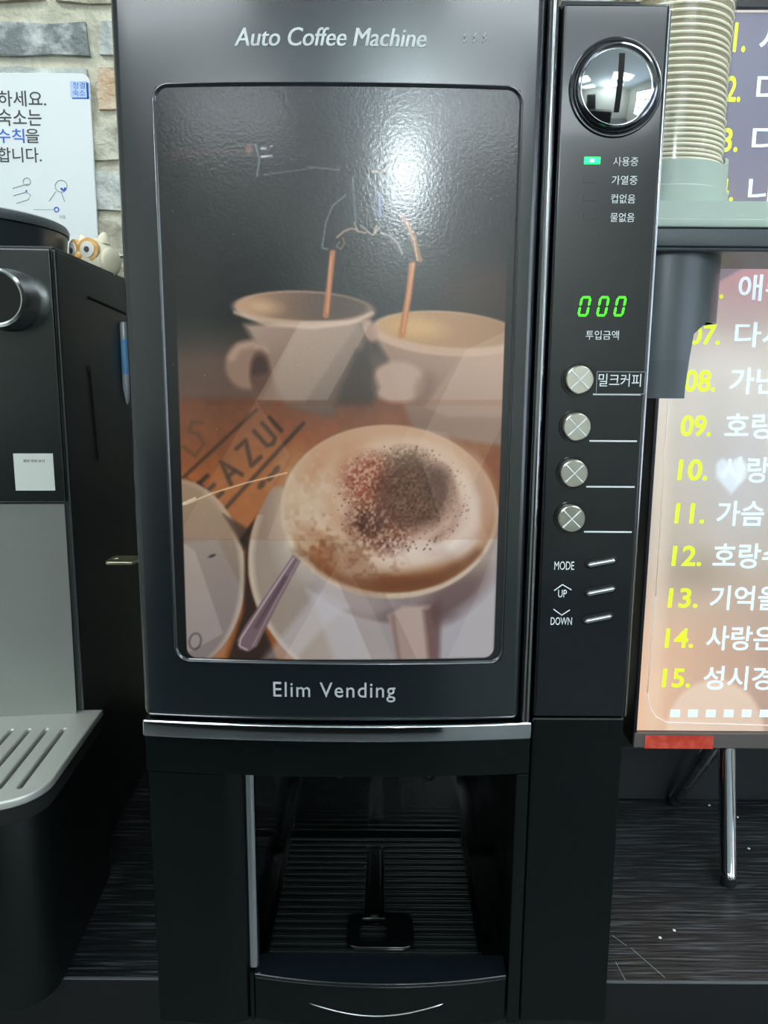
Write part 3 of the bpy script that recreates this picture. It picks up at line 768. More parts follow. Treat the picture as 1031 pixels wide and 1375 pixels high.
# slanted bar buttons
for (x0_, y0_, x1_, y1_) in ((791, 758.5, 824, 752.5), (790, 797, 823, 790.5), (787, 834, 819, 827.5)):
    p0, p1 = P(x0_, y0_, -.001), P(x1_, y1_, -.001); p0.y = p1.y = -.0008
    bt = obj('bar_button', tube([p0+(p0-p1).normalized()*.0012, p0, p1, p1+(p1-p0).normalized()*.0012], [.0006, .0018, .0018, .0006], 12), 'chrome', cp)
    q0, q1 = p0.copy(), p1.copy(); q0.y = q1.y = .0003; dd = (q1-q0).normalized()*.0020
    obj('button_recess', tube([q0-dd, q0, q1, q1+dd], [.0012, .0026, .0026, .0012], 12), 'hole', bt)
ct_('caption', 'MODE', (744, 754, 771, 765)); ct_('caption', 'UP', (749, 792, 761, 802)); ct_('caption', 'DOWN', (739, 829, 768, 839))
for pts in (((744, 793), (755, 785), (767, 792)), ((743, 818), (754, 826), (765, 819))):
    q = [P(*c_, YP) for c_ in pts]; obj('arrow_mark', tube(q, .00035, 6), 'ink', cp)

# --- lower section with the cup bay
BX0, BX1 = -.0812, .0790                  # bay inside
ZH = P(500, 1041, -.003).z                # underside of the hood
zl_ = P(510, 1319, -.006).z
ZG = .040                                 # grate height
BY = .145
def curved(x0, x1, z0, z1, y1=.028, bev=.0008):
    bm = B(x0, x1, .0002, y1, z0, z1, bev=bev); slice_x(bm, x0+.002, x1-.002, max(2, int((x1-x0)/.008)))
    for v in bm.verts:
        if v.co.y < .02: v.co.y += float(bulge(v.co.x))
    return bm
vp('hood', curved(XL, .0868, ZH, .1940), 'lower')
# left stile with a gently rounded, then tightly turned jamb
prof = [(XL, .03), (XL, .003), (XL+.001, .0008), (XL+.003, 0), (-.120, -.0015), (-.106, -.0026), (-.102, -.0030), (-.098, -.0031), (-.094, -.0028), (-.0895, -.0018), (-.0858, -.0004), (-.0835, .0010), (-.0820, .0030), (-.0813, .006), (BX0, .012), (BX0, .03)]
bm = bmesh.new(); r0_ = [bm.verts.new((x, y, .003)) for x, y in prof]; r1_ = [bm.verts.new((x, y, ZH-.0003)) for x, y in prof]
for i in range(len(prof)-1): bm.faces.new((r0_[i], r0_[i+1], r1_[i+1], r1_[i]))
bm.faces.new(r0_); bm.faces.new(r1_[::-1]); bm.faces.new((r0_[-1], r0_[0], r1_[0], r1_[-1]))
vp('left_pillar', bm, 'lower')
vp('jamb_streak_rod', tube([(BX0+.0022, .0042, zl_+.004), (BX0+.0022, .0042, ZH-.001)], .0036, 20), 'chrome', label='added chrome rod for the light streak on the cup bay edge')  # chrome rod added to imitate the light streak on the rounded jamb
vp('right_pillar', curved(BX1, .0868, .003, ZH-.0003), 'lower')
bay = vp('bay_liner', B(BX0-.0006, BX1+.0006, BY, BY+.003, ZG-.01, .20), 'bay')
for n_, bx in (('bay_wall', (BX0-.003, BX0, .0305, BY-.0002, ZG-.01, .20)), ('bay_wall', (BX1, BX1+.003, .0305, BY-.0002, ZG-.01, .20)), ('bay_ceiling', (BX0, BX1, .0305, BY-.0002, .1965, .20))):
    vp(n_, B(*bx), 'bay')
for px in (456, 575):
    p = P(px, 1046, .06); vp('nozzle', lathe([(.004, .1964), (.004, .19), (.0075, .185), (.0062, p.z+.006), (.0030, p.z), (.0022, p.z), (0, p.z+.002)][::-1], 24, mtx=Matrix.Translation((p.x, .06, 0))), 'bay')
# grate
gr = vp('drip_grate', B(-.076, .068, .012, BY-.0004, ZG-.012, ZG-.0035, bev=.001), 'bay')
GX0, GX1, GC = -.0716, .0625, -.0048
slot_y0, slot_y1 = .045, .128
n_s = 18
for i in range(n_s):
    y = .0165+(BY-.006-.0165)*i/(n_s-1)
    segs = [(GX0, GX1)]
    if slot_y0 < y < slot_y1: segs = [(GX0, GC-.0065), (GC+.0065, GX1)]
    for xa, xb in segs: obj('slat', B(xa, xb, y-.0016, y+.0016, ZG-.004, ZG, bev=.0007, seg=2), 'slat', gr)
obj('slat_rim', B(GX0-.002, GX0, .0145, BY-.003, ZG-.004, ZG+.0005, bev=.0004), 'bay', gr); obj('slat_rim', B(GX1, GX1+.002, .0145, BY-.003, ZG-.004, ZG+.0005, bev=.0004), 'bay', gr)
# cup guide: rounded frame on the grate plus a rail going back
a, b = P(466, 1272, z=ZG+.003), P(553, 1228, z=ZG+.003)
me = plate([(x, y) for x, y in rrect(a.x, b.x, a.y, b.y, .007, 8)], [[(x, y) for x, y in rrect(GC-.0095, GC+.0095, a.y+.005, b.y-.004, .0035, 6)][::-1]], .0035, .0006)
me.transform(Matrix.Translation((0, 0, ZG+.0002))); link('cup_guide', me, 'bay', gr)
obj('guide_rail', B(GC-.0045, GC+.0045, b.y+.0002, BY-.02, ZG-.0034, ZG+.0006, bev=.001), 'bay', gr)
p = P(507, 1231, z=ZG+.004); obj('guide_tip', B(GC-.002, GC+.002, b.y-.003, b.y-.001, ZG+.0038, ZG+.0046, bev=.0002), 'strip', gr)
# tray drawer with glossy lip and a smile-shaped finger groove
zl = P(510, 1319, -.006).z; dx0, dx1 = P(341, 1330, -.002).x, P(680, 1330, -.002).x
def bow(x, a=.0075): return -a*(1-((x-(dx0+dx1)/2)/((dx1-dx0)/2))**2)
bm = B(dx0, dx1, .0000, .03, .004, zl-.002, bev=.0012, seg=3); slice_x(bm, dx0+.003, dx1-.003, 20)
for v in bm.verts:
    if v.co.y < .02: v.co.y += bow(v.co.x)
drw = vp('drip_tray_drawer', bm, 'lower')
bm = B(dx0, dx1, -.0006, .014, zl-.0018, zl+.0006, bev=.0008, seg=3); slice_x(bm, dx0+.003, dx1-.003, 20)
for v in bm.verts:
    if v.co.y < .008: v.co.y += bow(v.co.x)
    else: v.co.z += .0030
obj('drawer_lip', bm, 'panel', drw)
pts = []
for i in range(21):
    t_ = i/20; px = 415+180*t_; py = 1350+13*math.sin(math.pi*t_)
    p = P(px, py, -.007); p.y = bow(p.x)-.0002; pts.append(p)
obj('finger_groove', tube(pts, [.0001]+[.0006]*19+[.0001], 6), 'strip', drw)
zb_ = .003
for xa, xb in ((BX0, dx0-.0005), (dx1+.0005, BX1)):
    if xb-xa < .0012: continue
    vp('sill', B(xa-.0002, xb+.0002, .0004, .03, zb_, zl+.001, bev=.0006), 'lower')
p0, p1 = P(284, 1316, .0), P(340, 1306, .008)
# lock on the left flank
pk = P(180, 754, .03)
lock = vp('lock', lathe([(0, 0), (.0075, 0), (.0085, .0006), (.0078, .0026), (.0045, .0032), (0, .0032)], 28, mtx=Matrix.Translation((XL+.0036, .045, pk.z-.001)) @ Matrix.Rotation(R(-90), 4, 'Y')), 'chrome')

# key
kz = P(150, 754, .045).z
kx = XL+.0005
ky = thing('key', (kx, .045, kz), 'small flat nickel key sticking out of the lock on the vending machine', 'key')
me = plate([(x, y) for x, y in rrect(-.0315, -.0135, -.0085, .0085, .003, 5)], [[(-.0275+.0022*math.cos(a), .0022*math.sin(a)) for a in np.linspace(0, -6.0, 16)]], .0018, .0003)
link('key_head', me, 'brass', ky); obj('key_blade', B(-.0136, -.0004, -.0028, .0028, .0, .0018, bev=.0003), 'brass', ky)

# ================================================================== ESPRESSO MACHINE, left
LX, LY, YAW = -.2240, .124, R(3.5)
em = thing('espresso_machine', (LX, LY, 0), 'black espresso machine with steel front and drip tray at the left edge', 'coffee machine', rz=YAW)
# local coords: x leftwards negative, y depth, origin at the front right edge
def ep(n, bm, m_, parent=em): return obj(n, bm, m_, parent)
EZ = .4850
ebody = ep('body', B(-.26, 0, .002, .345, .135, EZ, bev=.0015), 'body_satin')
ep('base_block', B(-.255, -.008, .02, .34, .001, .1345, bev=.003), 'satin')
zA = P(50, 675, LY).z; zB = P(100, 961, LY).z
fp = ep('front_panel', B(-.258, -.0015, -.004, .0015, zA+.001, EZ-.0005, bev=.0012, seg=3), 'face_gloss')
# steel splash sheet: upright with its lower right tip leaning forward
bm = bmesh.new(); nx, nz = 16, 10; V = []
for j in range(nz+1):
    t_ = j/nz; row = []
    for i in range(nx+1):
        s_ = i/nx; x = -.256+.2520*s_
        y = -.001-.010*(1-t_)**2*(.3+.7*(1-s_)) - .004*math.sin(math.pi*s_)*(1-t_)
        row.append(bm.verts.new((x, y, zB+(zA-.0006-zB)*t_)))
    V.append(row)
for j in range(nz):
    for i in range(nx): bm.faces.new((V[j][i], V[j][i+1], V[j+1][i+1], V[j+1][i]))
bmesh.ops.solidify(bm, geom=bm.faces[:], thickness=.001)
ep('steel_sheet', bm, 'sheet')
# round selector
Lw = em.matrix_basis if False else (Matrix.Translation((LX, LY, 0)) @ Matrix.Rotation(YAW, 4, 'Z'))
def loc(p): return Lw.inverted() @ Vector(p)
kc = loc(P(-4, 400, LY-.026))
kn = ep('dial', lathe([(.0205, 0), (.0205, .004), (.0192, .012), (.0187, .0222), (.0172, .0235), (.0162, .0230), (.0160, .0215)], 64, mtx=facing(kc.x, -.0042, kc.z)), 'dial_chrome')
obj('dial_face', lathe([(.0161, .0214), (.0158, .0222), (0, .0222)], 48, mtx=facing(kc.x, -.0042, kc.z)), 'gloss2', kn)
# white sticker with one small caption (the square code on it is left out)
a, b = loc(P(26, 657, LY)), loc(P(74, 608, LY))
st = obj('sticker', B(a.x, b.x, -.0043, -.0039, a.z, b.z, bev=.0001), 'sticker', fp); st['label'] = 'small white square sticker'
me = text_mesh('원두 주문 보기')
co = np.empty(len(me.vertices)*3); me.vertices.foreach_get('co', co); co = co.reshape(-1, 3); mn, mxx = co.min(0), co.max(0)
w0, w1, h0, h1 = a.x+(b.x-a.x)*.25, a.x+(b.x-a.x)*.78, b.z-(b.z-a.z)*.235, b.z-(b.z-a.z)*.16
co = np.stack([w0+(co[:, 0]-mn[0])/(mxx[0]-mn[0])*(w1-w0), np.where(co[:, 2] > 0, -.0045, -.0043), h0+(co[:, 1]-mn[1])/(mxx[1]-mn[1])*(h1-h0)], 1)
me.vertices.foreach_set('co', co.ravel()); link('caption', me, 'ink_dark', st, sm=False)
# grooves in the flank
def groove(p0, p1, r=.0012): return obj('flank_groove', tube([p0, p1], r, 8), 'hole', ebody)
def onside(px, py):     # flank plane x=0 local: intersect the view ray
    d = (_f + _r*((px-515.5)/F_PX) - _u*((py-687.5)/F_PX)); o0 = Lw.inverted() @ _C; dl = Lw.inverted().to_3x3() @ d
    return o0+dl*(-o0.x/dl.x)
groove(onside(118, 399), onside(170, 422)); groove(onside(119, 496), onside(130, 618), .0014)
q = onside(119, 496); obj('slot_cap', B(-.001, .0016, q.y-.002, q.y+.003, q.z-.001, q.z+.003, bev=.0004), 'satin', ebody)
ep('top_lid_edge', B(-.258, -.002, .004, .343, EZ+.0001, EZ+.0022, bev=.0008), 'body_satin')
# bean hopper lid
hc = loc((-.376, .262, 0)); z0 = EZ+.0064; rr = .1025
hop = ep('bean_hopper', lathe([(0, z0), (rr-.004, z0), (rr-.003, z0+.004), (rr-.0015, z0+.025), (rr-.001, z0+.026), (rr-.003, z0+.0265)], 72, mtx=Matrix.Translation((hc.x, hc.y, 0))), 'hopper')
obj('hopper_lid', lathe([(rr-.003, z0+.0267), (rr, z0+.027), (rr+.0005, z0+.031), (rr-.001, z0+.034), (rr-.004, z0+.0355), (rr-.03, z0+.0365), (0, z0+.0365)], 72, mtx=Matrix.Translation((hc.x, hc.y, 0))), 'slate', hop)
# drip tray: steel plate with long slots over a black basin
ZT = .153
def lt(px, py): v = loc(P(px, py, z=ZT)); return (v.x, v.y)
fr_ = lt(0, 1078)[1]; rt = lt(62, 1052)[0]
outl = []
rad = .030; xr_ = rt+.0010; yf = fr_; yb_ = .012
outl.append((xr_+.0005, yb_+.045)); outl.append((-.2565, yb_+.045)) if False else None
outer = [(xr_+.001, .001)]+[(-.2565, .001), (-.2565, yf+.02)]+[(-.2365-.02*math.sin(R(a_))*1.0, yf+.02-.02*math.cos(R(a_))) for a_ in (60, 30, 0)]
outer += [(xr_-rad+rad*math.sin(R(a_)), yf+rad-rad*math.cos(R(a_))) for a_ in range(0, 91, 9)]
slots = []
s1, s2 = lt(92, 977), lt(24, 1058)
gap = abs(lt(90, 978)[0]-lt(67, 978)[0]); sw = .0052
for k in range(9):
    xa = s1[0]-k*gap; y0s, y1s = s2[1]+.001, s1[1]-.002
    dx = (s2[0]-s1[0])*0
    hl = [(xa-sw+sw*math.cos(R(t)), 0) for t in ()]
    loop = [(xa-sw/2+sw/2*math.cos(R(t)), y1s+sw/2*math.sin(R(t))) for t in range(0, 181, 30)]+[(xa-sw/2+sw/2*math.cos(R(t)), y0s+sw/2*math.sin(R(t))) for t in range(180, 361, 30)]
    slots.append(loop[::-1])
me = plate(outer, slots, .0055, .0013, 3); me.transform(Matrix.Translation((0, 0, ZT-.0055))); tp = link('drip_tray_plate', me, 'brushed', em)
ins_ = [(x*1.0-.002 if x > -.2 else x+.002, y+.003 if y < -.01 else y) for x, y in outer]
me = plate(ins_, [], .012, .001); me.transform(Matrix.Translation((0, 0, ZT-.0180))); link('drip_basin', me, 'hole', em)
# waste drawer body under the tray with a big rounded corner
yq = loc(P(60, 1338, z=.002)); xq = loc(P(101, 1300, z=.03))
rad2 = .026; xf = xr_-.002; yf2 = yf+.012
xf = xr_-.007
o2 = [(xf, .019), (-.25, .019), (-.25, yf2)]+[(xf-rad2+rad2*math.sin(R(a_)), yf2+rad2-rad2*math.cos(R(a_))) for a_ in range(0, 91, 9)]
me = plate(o2, [], .1325, .002); me.transform(Matrix.Translation((0, 0, .0015))); bs = link('waste_drawer', me, 'satin', em)
obj('drawer_seam', B(-.052, -.0508, yf2-.0006, yf2+.002, .012, .120), 'hole', bs)

# pen clipped on the flank of the espresso machine
q = onside(166, 470); pw = Lw @ q
top, bot = onside(160, 432), onside(165, 545)
pn = thing('pen', Lw @ Vector((.0036, top.y, bot.z)), 'blue and silver pen upright against the espresso machine flank', 'pen', rz=YAW)
H_ = top.z-bot.z
obj('barrel', lathe([(0, 0), (.0012, .003), (.0034, .016), (.0034, H_*.38), (0, H_*.38)], 16), 'pen_w', pn)
obj('grip', lathe([(0, H_*.38), (.0035, H_*.38), (.0035, H_*.79), (0, H_*.79)], 16), 'pen_b', pn)
obj('cap', lathe([(0, H_*.79), (.0034, H_*.79), (.0034, H_*.97), (.0022, H_), (0, H_)], 16), 'pen_w', pn)

# owl figurine
ox, oy = P(127, 340, .285).x, .285
ow = thing('owl_figurine', (ox, oy, EZ+.0022), 'small cream and orange glazed owl figurine on top of the espresso machine', 'figurine', rz=R(-30))
hO = P(121, 321, .285).z-(EZ+.0022)
bm = lathe([(0, 0), (.014, 0), (.019, .004), (.0205, hO*.35), (.0195, hO*.65), (.0165, hO*.88), (.009, hO*.99), (0, hO)], 32)
for v in bm.verts: v.co.y *= .86
bd = obj('body', bm, 'owl', ow)
for sx in (-1, 1):
    obj('ear', lathe([(.0062, 0), (.0045, .005), (.0016, .0085), (0, .009)], 14, mtx=Matrix.Translation((sx*.0125, -.001, hO*.86)) @ Matrix.Rotation(R(sx*14), 4, 'Y')), 'owl', ow)
    fx, fz = sx*.0088, hO*.62
    mt_ = Matrix.Translation((fx, -.0142, fz)) @ Matrix.Rotation(R(sx*16), 4, 'Z') @ FACE
    mk = obj('eye_patch', lathe([(.0096, -.003), (.0098, .0006), (.0088, .0012), (0, .0014)], 28, mtx=mt_), 'owl_o', ow)
    ey = obj('eye', lathe([(.0068, .0008), (.0066, .0020), (0, .0026)], 28, mtx=mt_), 'owl_w', ow)
    obj('pupil', lathe([(.0026, .0022), (.0022, .0031), (0, .0034)], 20, mtx=mt_), 'owl_p', ow)
    bm = bmesh.new(); bmesh.ops.create_uvsphere(bm, u_segments=16, v_segments=10, radius=1)
    for v in bm.verts: v.co = Vector((sx*.0185+v.co.x*.004, v.co.y*.011+.001, hO*.32+v.co.z*.012))
    obj('wing', bm, 'owl', ow)
obj('beak', lathe([(.0042, 0), (.003, .003), (0, .0065)], 12, mtx=Matrix.Translation((0, -.0168, hO*.44)) @ Matrix.Rotation(R(110), 4, 'X')), 'owl_o', ow)

# ================================================================== POSTER on the brick wall
YQ = YW-.004
pa, pb = P(129, 100, YQ), P(121, 330, YQ)
xr_p = (pa.x+pb.x)/2; z1p = P(90, 99, YQ).z; z0p = z1p-.235
me = plate(rrect(xr_p-.34, xr_p, z0p, z1p, .008, 8), [], .0035, .0006); me.transform(XZ)
pz = thing('wall_poster', (xr_p-.17, YQ+.0004, z0p), 'white notice board with grey and blue lettering on the brick wall', 'poster')
me.transform(Matrix.Translation((0, YQ+.0038-.0003, 0))); o = link('board', me, 'paper', pz); o.matrix_parent_inverse = inv(pz)
YT = YQ-.0001
text('lettering', '하세요.', (-2, 122, 61, 143), YT, 'ink_dark', pz, bold=.008)
text('lettering', '숙소는', (-2, 147, 55, 169), YT, 'ink_dark', pz, bold=.008)
text('blue_lettering', '수칙', (-4, 173, 32, 192), YT, 'ink_blue', pz, bold=.008)
text('lettering', '을', (35, 173, 52, 192), YT, 'ink_dark', pz, bold=.008)
text('lettering', '합니다.', (-2, 198, 55, 218), YT, 'ink_dark', pz, bold=.008)
def pbx(n, x0, y0, x1, y1, m_, d=.0002):
    a, b = P(x0, y1, YT), P(x1, y0, YT); o = obj(n, B(a.x, b.x, YT-d, YT+.0005, a.z, b.z), m_, pz); return W(o)
pbx('badge', 95, 109, 117, 131, 'pale_blue'); pbx('badge_shadow', 117, 111, 118.8, 133, 'ink_blue'); pbx('badge_shadow', 97, 131, 118, 132.8, 'ink_blue')
text('badge_lettering', '청결', (98, 110.5, 114, 119), YT-.0002, 'ink_blue', pz); text('badge_lettering', '숙소', (98, 120.5, 114, 129), YT-.0002, 'ink_blue', pz)
def pl_(n, pts, m_, r=.0005): return W(obj(n, tube([Vector((P(*c_, YT).x, YT, P(*c_, YT).z)) for c_ in pts], r, 5), m_, pz))
circ = lambda cx, cy, r, n=18: [(cx+r*math.cos(6.2832*i/n), cy+r*math.sin(6.2832*i/n)) for i in range(n+1)]
pl_('face_outline', circ(82, 250, 8), 'line_grey'); pl_('face_outline', [(75, 257), (66, 270)], 'line_grey'); pl_('face_outline', [(82, 258), (87, 271)], 'line_grey')
pl_('mask', [(82, 253), (86, 256), (88, 252)], 'ink_blue', .0014)
pl_('hand_outline', [(17, 253), (27, 250), (38, 247)], 'line_grey'); pl_('hand_outline', [(18, 263), (28, 260), (36, 258), (41, 262), (38, 268), (22, 273)], 'line_grey'); pl_('hand_outline', circ(36, 244, 5), 'line_grey')
pl_('dot', [(35, 256), (36, 257)], 'ink_blue', .0012)
pl_('marker_ring', circ(76, 281.5, 3), 'ink_blue', .0007); pl_('marker_line', [(45, 281.5), (72, 281.5)], 'line_grey', .0003)
text('small_lettering', '착용', (80, 289, 88, 294), YT, 'line_grey', pz)

# ================================================================== CUP DISPENSER
DX, DY = .1752, .100
TR = .0365
cdp = thing('cup_dispenser', (DX, DY, 0), 'sage green and grey cup dispenser with a clear tube, right of the vending machine', 'dispenser')
def cpp(n, bm, m_, parent=cdp): return W(obj(n, bm, m_, parent)) if parent is cdp else obj(n, bm, m_, parent)
T0 = Matrix.Translation((DX, DY, 0))
z_col = P(900, 214, DY-TR).z; z_top = 0
z_p0, z_p1, z_p2 = P(930, 305, DY-.048).z, P(930, 293, DY-.048).z, P(900, 267, DY-.044).z
cpp('clear_tube', lathe([(TR-.0008, z_col-.02), (TR-.0008, .76), (TR, .76), (TR, z_col-.02)], 64, mtx=T0), 'clear')
# collar with a pointed notch on its right
bm = bmesh.new(); rw = []; n = 96
zc0 = z_p2-.004
for i in range(n):
    a_ = 2*math.pi*i/n; d_ = (math.degrees(a_)+180) % 360-180      # 0 = +x (right)
    tz = z_col+(max(0, .009*(1-abs(d_+8)/30)) if abs(d_+8) < 30 else 0)
    c_, s_ = math.cos(a_), math.sin(a_)
    rw.append([bm.verts.new((DX+r_*c_, DY+r_*s_, z_)) for r_, z_ in ((TR+.0003, zc0), (TR+.0003, tz), (TR+.0022, tz), (TR+.0022, zc0+.014), (TR+.0034, zc0+.013), (TR+.0034, zc0))])
for i in range(n):
    A, Bq = rw[i], rw[(i+1) % n]
    for k in range(5): bm.faces.new((A[k], A[k+1], Bq[k+1], Bq[k]))
cpp('collar', bm, 'sage')
# wide domed cover and slab, running on to the right of the frame over a stand
X2 = .43
def slab(z0, z1, y0, y1, bev, rr_=.012, x0=XR-.0030, x1=X2):
    me = plate(rrect(x0, x1, y0, y1, rr_, 8), [], z1-z0, bev, 3); me.transform(Matrix.Translation((0, 0, z0))); return me
o = link('cover_rim', slab(z_p0, z_p1, DY-.048, DY+.040, .0008), 'sage', cdp); o.matrix_parent_inverse = inv(cdp)
bm = bmesh.new(); hw_ = (X2-XR+.003)/2; cxs = (X2+XR-.003)/2; nx = 40; rows_ = []
for i in range(nx+1):
    s_ = -1+2*i/nx; x = cxs+s_*hw_; row = []
    hz = z_p1+.0002+(z_p2-z_p1)*max(.0, 1-max(0, (s_+.35)/1.35)**2*.8)
    for j in range(9):
        t_ = -1+2*j/8; row.append(bm.verts.new((x, DY-.004+t_*.0435, z_p1+.0002 if abs(t_) == 1 else hz-(.0018 if abs(t_) > .7 else 0)*1)))
    rows_.append(row)
for i in range(nx):
    for j in range(8): bm.faces.new((rows_[i][j], rows_[i+1][j], rows_[i+1][j+1], rows_[i][j+1]))
for row in (rows_[0], rows_[-1]): bm.faces.new(row)
for j in range(9):
    for row in rows_:
        v = row[j]
        if j in (1, 7): v.co.y = DY-.004+(-1 if j == 1 else 1)*.0428
cpp('cover', bm, 'sage')
z_s0 = P(940, 336, DY-.043).z; z_s1 = P(940, 331, DY-.046).z
o = link('upper_slab', slab(z_s1, z_p0-.0002, DY-.046, DY+.038, .0008), 'slate', cdp); o.matrix_parent_inverse = inv(cdp)
o = link('lower_slab', slab(z_s0, z_s1-.0002, DY-.043, DY+.034, .0015), 'slate', cdp); o.matrix_parent_inverse = inv(cdp)
cpp('stand_post', B(.40, .425, DY-.012, DY+.012, .006, z_s0+.001, bev=.003), 'slate')
cpp('stand_foot', B(.355, .47, DY-.055, DY+.055, .0005, .0065, bev=.002), 'slate')
# outlet tube with its cut-away right side
z_o1 = z_s0+.0005; OR = P(958, 400, DY).x-DX
zc = P(950, 436, DY).z; zlow = P(900, 535, DY-OR).z; zband = P(900, 484, DY-OR).z
XCUT = P(917, 480, DY-.03).x-DX
def outlet(r_, z_fun, z1, r2):
    bm = bmesh.new(); rw = []; n = 120
    for i in range(n):
        a_ = 2*math.pi*i/n; zz = z_fun(a_)
        rw.append([bm.verts.new((DX+q_*math.cos(a_), DY+q_*math.sin(a_), z_)) for q_, z_ in ((r2, z1), (r_, z1), (r_, zz), (r2, zz))])
    for i in range(n):
        A, Bq = rw[i], rw[(i+1) % n]
        for k in range(4): bm.faces.new((A[k], A[(k+1) % 4], Bq[(k+1) % 4], Bq[k]))
    return bm
def zf(a_):
    x = OR*math.cos(a_); t_ = min(1, max(0, (x-XCUT)/.013))
    return zlow+(zc-zlow)*(.78*min(1, t_*6)+.22*t_)
ot = cpp('cup_outlet', outlet(OR, zf, z_o1, OR-.002), 'outlet')
bm = bmesh.new(); prev = None
for i in range(121):
    a_ = R(-180)+2*math.pi*i/120
    if zf(a_) > zband-.001: prev = None; continue
    row = [bm.verts.new((DX+(OR+.0006)*math.cos(a_), DY+(OR+.0006)*math.sin(a_), z_)) for z_ in (zlow, zband)]
    if prev: bm.faces.new((prev[0], row[0], row[1], prev[1]))
    prev = row
obj('outlet_band', bm, 'slate', ot)

# paper cups in the tube: rims read off the photo
rim_y = [1, 11, 22, 31.5, 41, 50, 59.5, 69, 78, 87.5, 97, 106.5, 116, 125, 133.5, 141.5, 149.5, 157.5, 165, 172, 179, 186, 192.5, 199, 205.5, 211.5]
CR = .0350
zs = [P(900, y, DY-CR).z for y in rim_y]
top = zs[0]; zs = [top+.0058*k for k in range(6, 0, -1)]+zs
CUPH = .074
cup_me = None
ordw = ['lowest', 'second', 'third', 'fourth', 'fifth', 'sixth', 'seventh', 'eighth', 'ninth', 'tenth', 'eleventh', 'twelfth', 'thirteenth', 'fourteenth', 'fifteenth', 'sixteenth', 'seventeenth', 'eighteenth', 'nineteenth', 'twentieth',
        'twenty-first', 'twenty-second', 'twenty-third', 'twenty-fourth', 'twenty-fifth', 'twenty-sixth', 'twenty-seventh', 'twenty-eighth', 'twenty-ninth', 'thirtieth', 'thirty-first', 'thirty-second']
def cup_parts():
    wl = lathe([(.0245, -CUPH+.003), (.0245, -CUPH), (.0249, -CUPH), (.0344, -.0007), (.0341, -.0007), (.0242, -CUPH+.005), (0, -CUPH+.005)], 40)
    rm = lathe([(.0342, 0), (.0345, .0007), (.0350, .0007), (.0354, 0), (.0351, -.0007), (.0345, -.0009), (.0342, -.0005), (.0342, 0)], 48)
    return wl, rm
wl, rm = cup_parts()
base = tag(obj('paper_cup', wl, 'cup'), 'lowest paper cup in the clear tube', 'cup', 'paper cups stacked in the clear tube')
brim = obj('rim', rm, 'rim', base)
zs = sorted(zs)
# jitter so the nested rims are not perfectly even
for i, z in enumerate(zs):
    if i == 0: c_ = base; r_ = brim
    else:
        c_ = base.copy(); COL.objects.link(c_); r_ = brim.copy(); COL.objects.link(r_); r_.parent = c_
        c_['label'] = f'paper cup in the clear tube, {ordw[i]} rim up from the green collar'
    c_.location = (DX+random.uniform(-.0006, .0006), DY+random.uniform(-.0006, .0006), z)

# ================================================================== TELEVISION with a song list
YV = .200
tx0 = (P(858, 983, YV).x+P(880, 540, YV).x)/2; tz0 = P(900, 981, YV).z; tz1 = P(1000, 14, YV).z
TW = .95
tv = thing('television', (tx0+TW/2, YV+.02, 0), 'flat television on chrome feet showing a song list in lime and white letters', 'television')
def tp_(n, bm, m_): return W(obj(n, bm, m_, tv))
bz = P(900, 1003, YV).z
tp_('housing', B(tx0-.0035, tx0+TW+.006, YV+.0012, YV+.035, bz, tz1+.012, bev=.002), 'bezel')
tp_('side_bezel', B(tx0-.0040, tx0-.0005, YV-.0035, YV+.0012, tz0-.001, tz1+.012, bev=.001), 'bezel')
tp_('top_bezel', B(tx0, tx0+TW+.006, YV-.003, YV+.0012, tz1+.0004, tz1+.012, bev=.001), 'bezel')
tp_('lower_bezel', B(tx0-.003, tx0+TW+.006, YV-.004, YV+.0012, bz+.001, tz0-.0005, bev=.001), 'bezel_grey')
sc = Paint(tx0, tx0+TW, tz0, tz1, YV, .0022)
U, V = sc.U, sc.V
sc.C[:] = (104, 104, 120)
sc.C[:] = sc.ramp((V-200)/130, (104, 104, 120), (126, 116, 126))
n1 = sc.noise(40, 4)
yb_curve = 392-(U-940)*.55
m_ = np.clip((V-yb_curve)/3+.5, 0, 1); sc.mix(m_, sc.ramp((V-345)/110, (176, 130, 136), (182, 172, 166)))
sc.mix(np.clip((V-440)/60, 0, 1), sc.ramp((V-500)/250, (196, 190, 182), (176, 164, 150)))
sc.mix(np.clip((V-740)/130, 0, 1), sc.ramp((U-860)/170, (216, 172, 140), (170, 140, 124)), .9)
sc.mix(sc.ell(1000, 640, 60, 90, 0, 70), (176, 176, 180), .6); sc.mix(sc.ell(935, 770, 40, 26, 0, 40), (140, 126, 112), .5)
sc.mix(sc.ell(960, 985, 66, 72, 0, 6), (220, 196, 176), .7)
sc.mix(sc.poly([(962, 640), (962, 622), (970, 616), (980, 622), (992, 614), (1002, 624), (1002, 640), (982, 663)], 5), (214, 226, 236), .75)
sc.mix(sc.ell(884, 760, 12, 240, 2, 14), (226, 206, 186), .4)
sc.mix(np.clip(.12+.0*U, 0, 1)*n1, (90, 80, 80), .6)
scr = link('screen', sc.mesh('screen'), 'screen', tv, sm=False); W(scr)
YS = YV-.0003
def st_(name, body, bx, m_, **k):
    me_ = text(name, body, bx, YS, m_, scr, **k); return me_
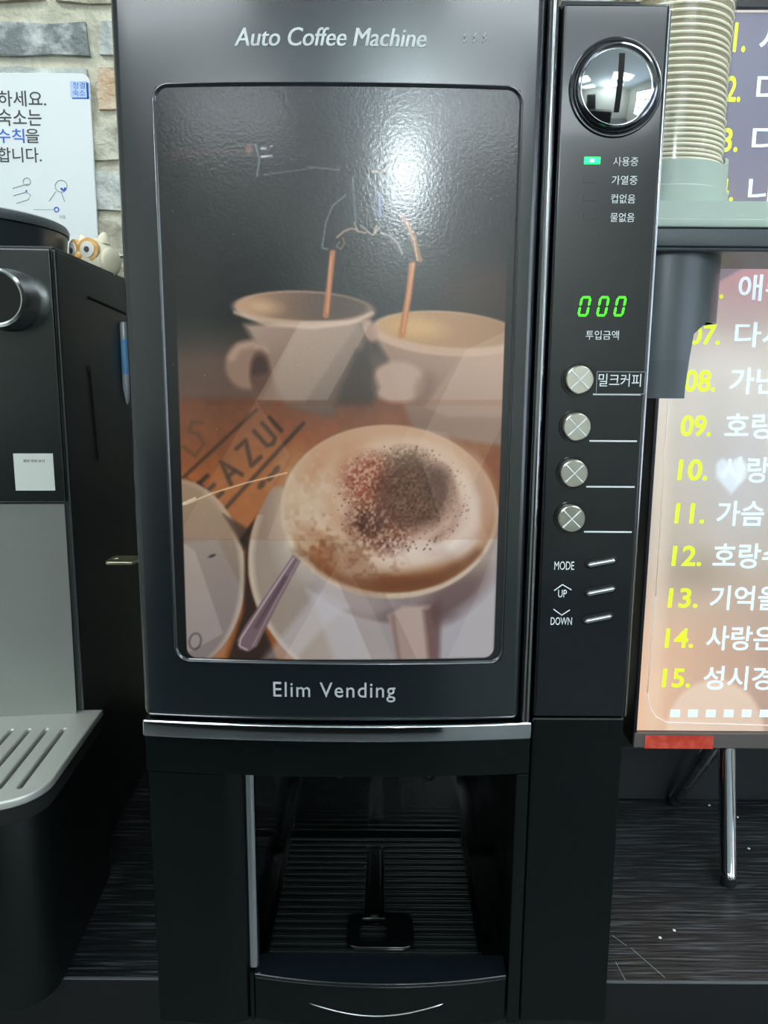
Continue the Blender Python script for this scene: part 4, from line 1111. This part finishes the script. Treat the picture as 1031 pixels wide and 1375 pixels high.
rowsT = [('01.', 961, 30, 1003, 70, '사', 1018, 1062), ('02.', 958, 102, 996, 137, '다', 1014, 1056), ('03.', 950, 172, 992, 204, '다', 1008, 1050), ('04.', 944, 240, 986, 271, '나', 1003, 1044),
         ('05.', 938, 307, 979, 337, '나', 999, 1038), ('06.', 932, 372, 973, 401, '애수', 990, 1064), ('07.', 924, 436, 968, 463, '다시', 985, 1058), ('08.', 918, 497, 962, 526, '가난', 978, 1048),
         ('09.', 913, 558, 956, 586, '호랑', 972, 1042), ('10.', 909, 617, 951, 645, '사랑', 967, 1034), ('11.', 905, 676, 947, 703, '가슴', 961, 1027), ('12.', 901, 733, 943, 760, '호랑수', 956, 1055),
         ('13.', 896, 790, 938, 816, '기억을', 952, 1049), ('14.', 892, 844, 932, 870, '사랑은', 947, 1042), ('15.', 888, 898, 928, 923, '성시경', 943, 1038)]
for num, x0_, y0_, x1_, y1_, han, hx0, hx1 in rowsT:
    st_('row_number', num, (x0_, y0_, x1_, y1_), 'scr_lime', bold=.016, shear=.04)
    if num == '05.': continue
    st_('song_title', han, (hx0, y0_-3, hx1, y1_+3), 'scr_white', bold=.012)
def sl_(pts, r=.0005): return obj('frame_line', tube([Vector((P(*c_, YV).x, YS, P(*c_, YV).z)) for c_ in pts], r, 5), 'scr_line', scr)
sl_([(893, 600), (880, 800), (869, 930), (872, 950), (880, 962), (895, 970), (1040, 974)]); sl_([(905, 412), (893, 600)]); sl_([(960, 15.5), (1060, 15.5)], .0009)
for k in range(7):
    x = 906+24*k; a, b = P(x-6.5, 962.5, YV), P(x+6.5, 953, YV); obj('square_mark', B(a.x, b.x, YS-.0002, YS+.0002, a.z, b.z), 'scr_white', scr)
a, b = P(865, 1004.5, YV-.004), P(958, 988, YV-.004); rs = tp_('red_sticker', B(a.x, b.x, YV-.0046, YV-.0039, a.z, b.z), 'red'); rs['label'] = 'long red-orange sticker on the lower bezel'
# feet: slanting chrome bars
def foot(xt, xb):
    bt_ = P(976, 1180, z=.004)
    for yb in (bt_.y, YV+.06):
        sg = -1 if yb < YV else 1
        f = obj('foot', tube([(xt, YV+.012, bz+.004), (xt, YV+.002 if sg < 0 else YV+.022, bz-.004), (xb, yb, .0085), (xb, yb+sg*.002, .0050)], [.0068, .0072, .0066, .005], 18), 'chrome', tv); W(f)
        W(obj('rubber_tip', lathe([(0, .0004), (.0058, .0004), (.0062, .003), (.0056, .007), (0, .007)], 16, mtx=Matrix.Translation((xb, yb+sg*.001, 0))), 'hole', tv))
foot(P(977, 1016, YV).x, P(976, 1178, z=.004).x); foot(tx0+TW-.07, tx0+TW-.06)

bpy.context.view_layer.update()
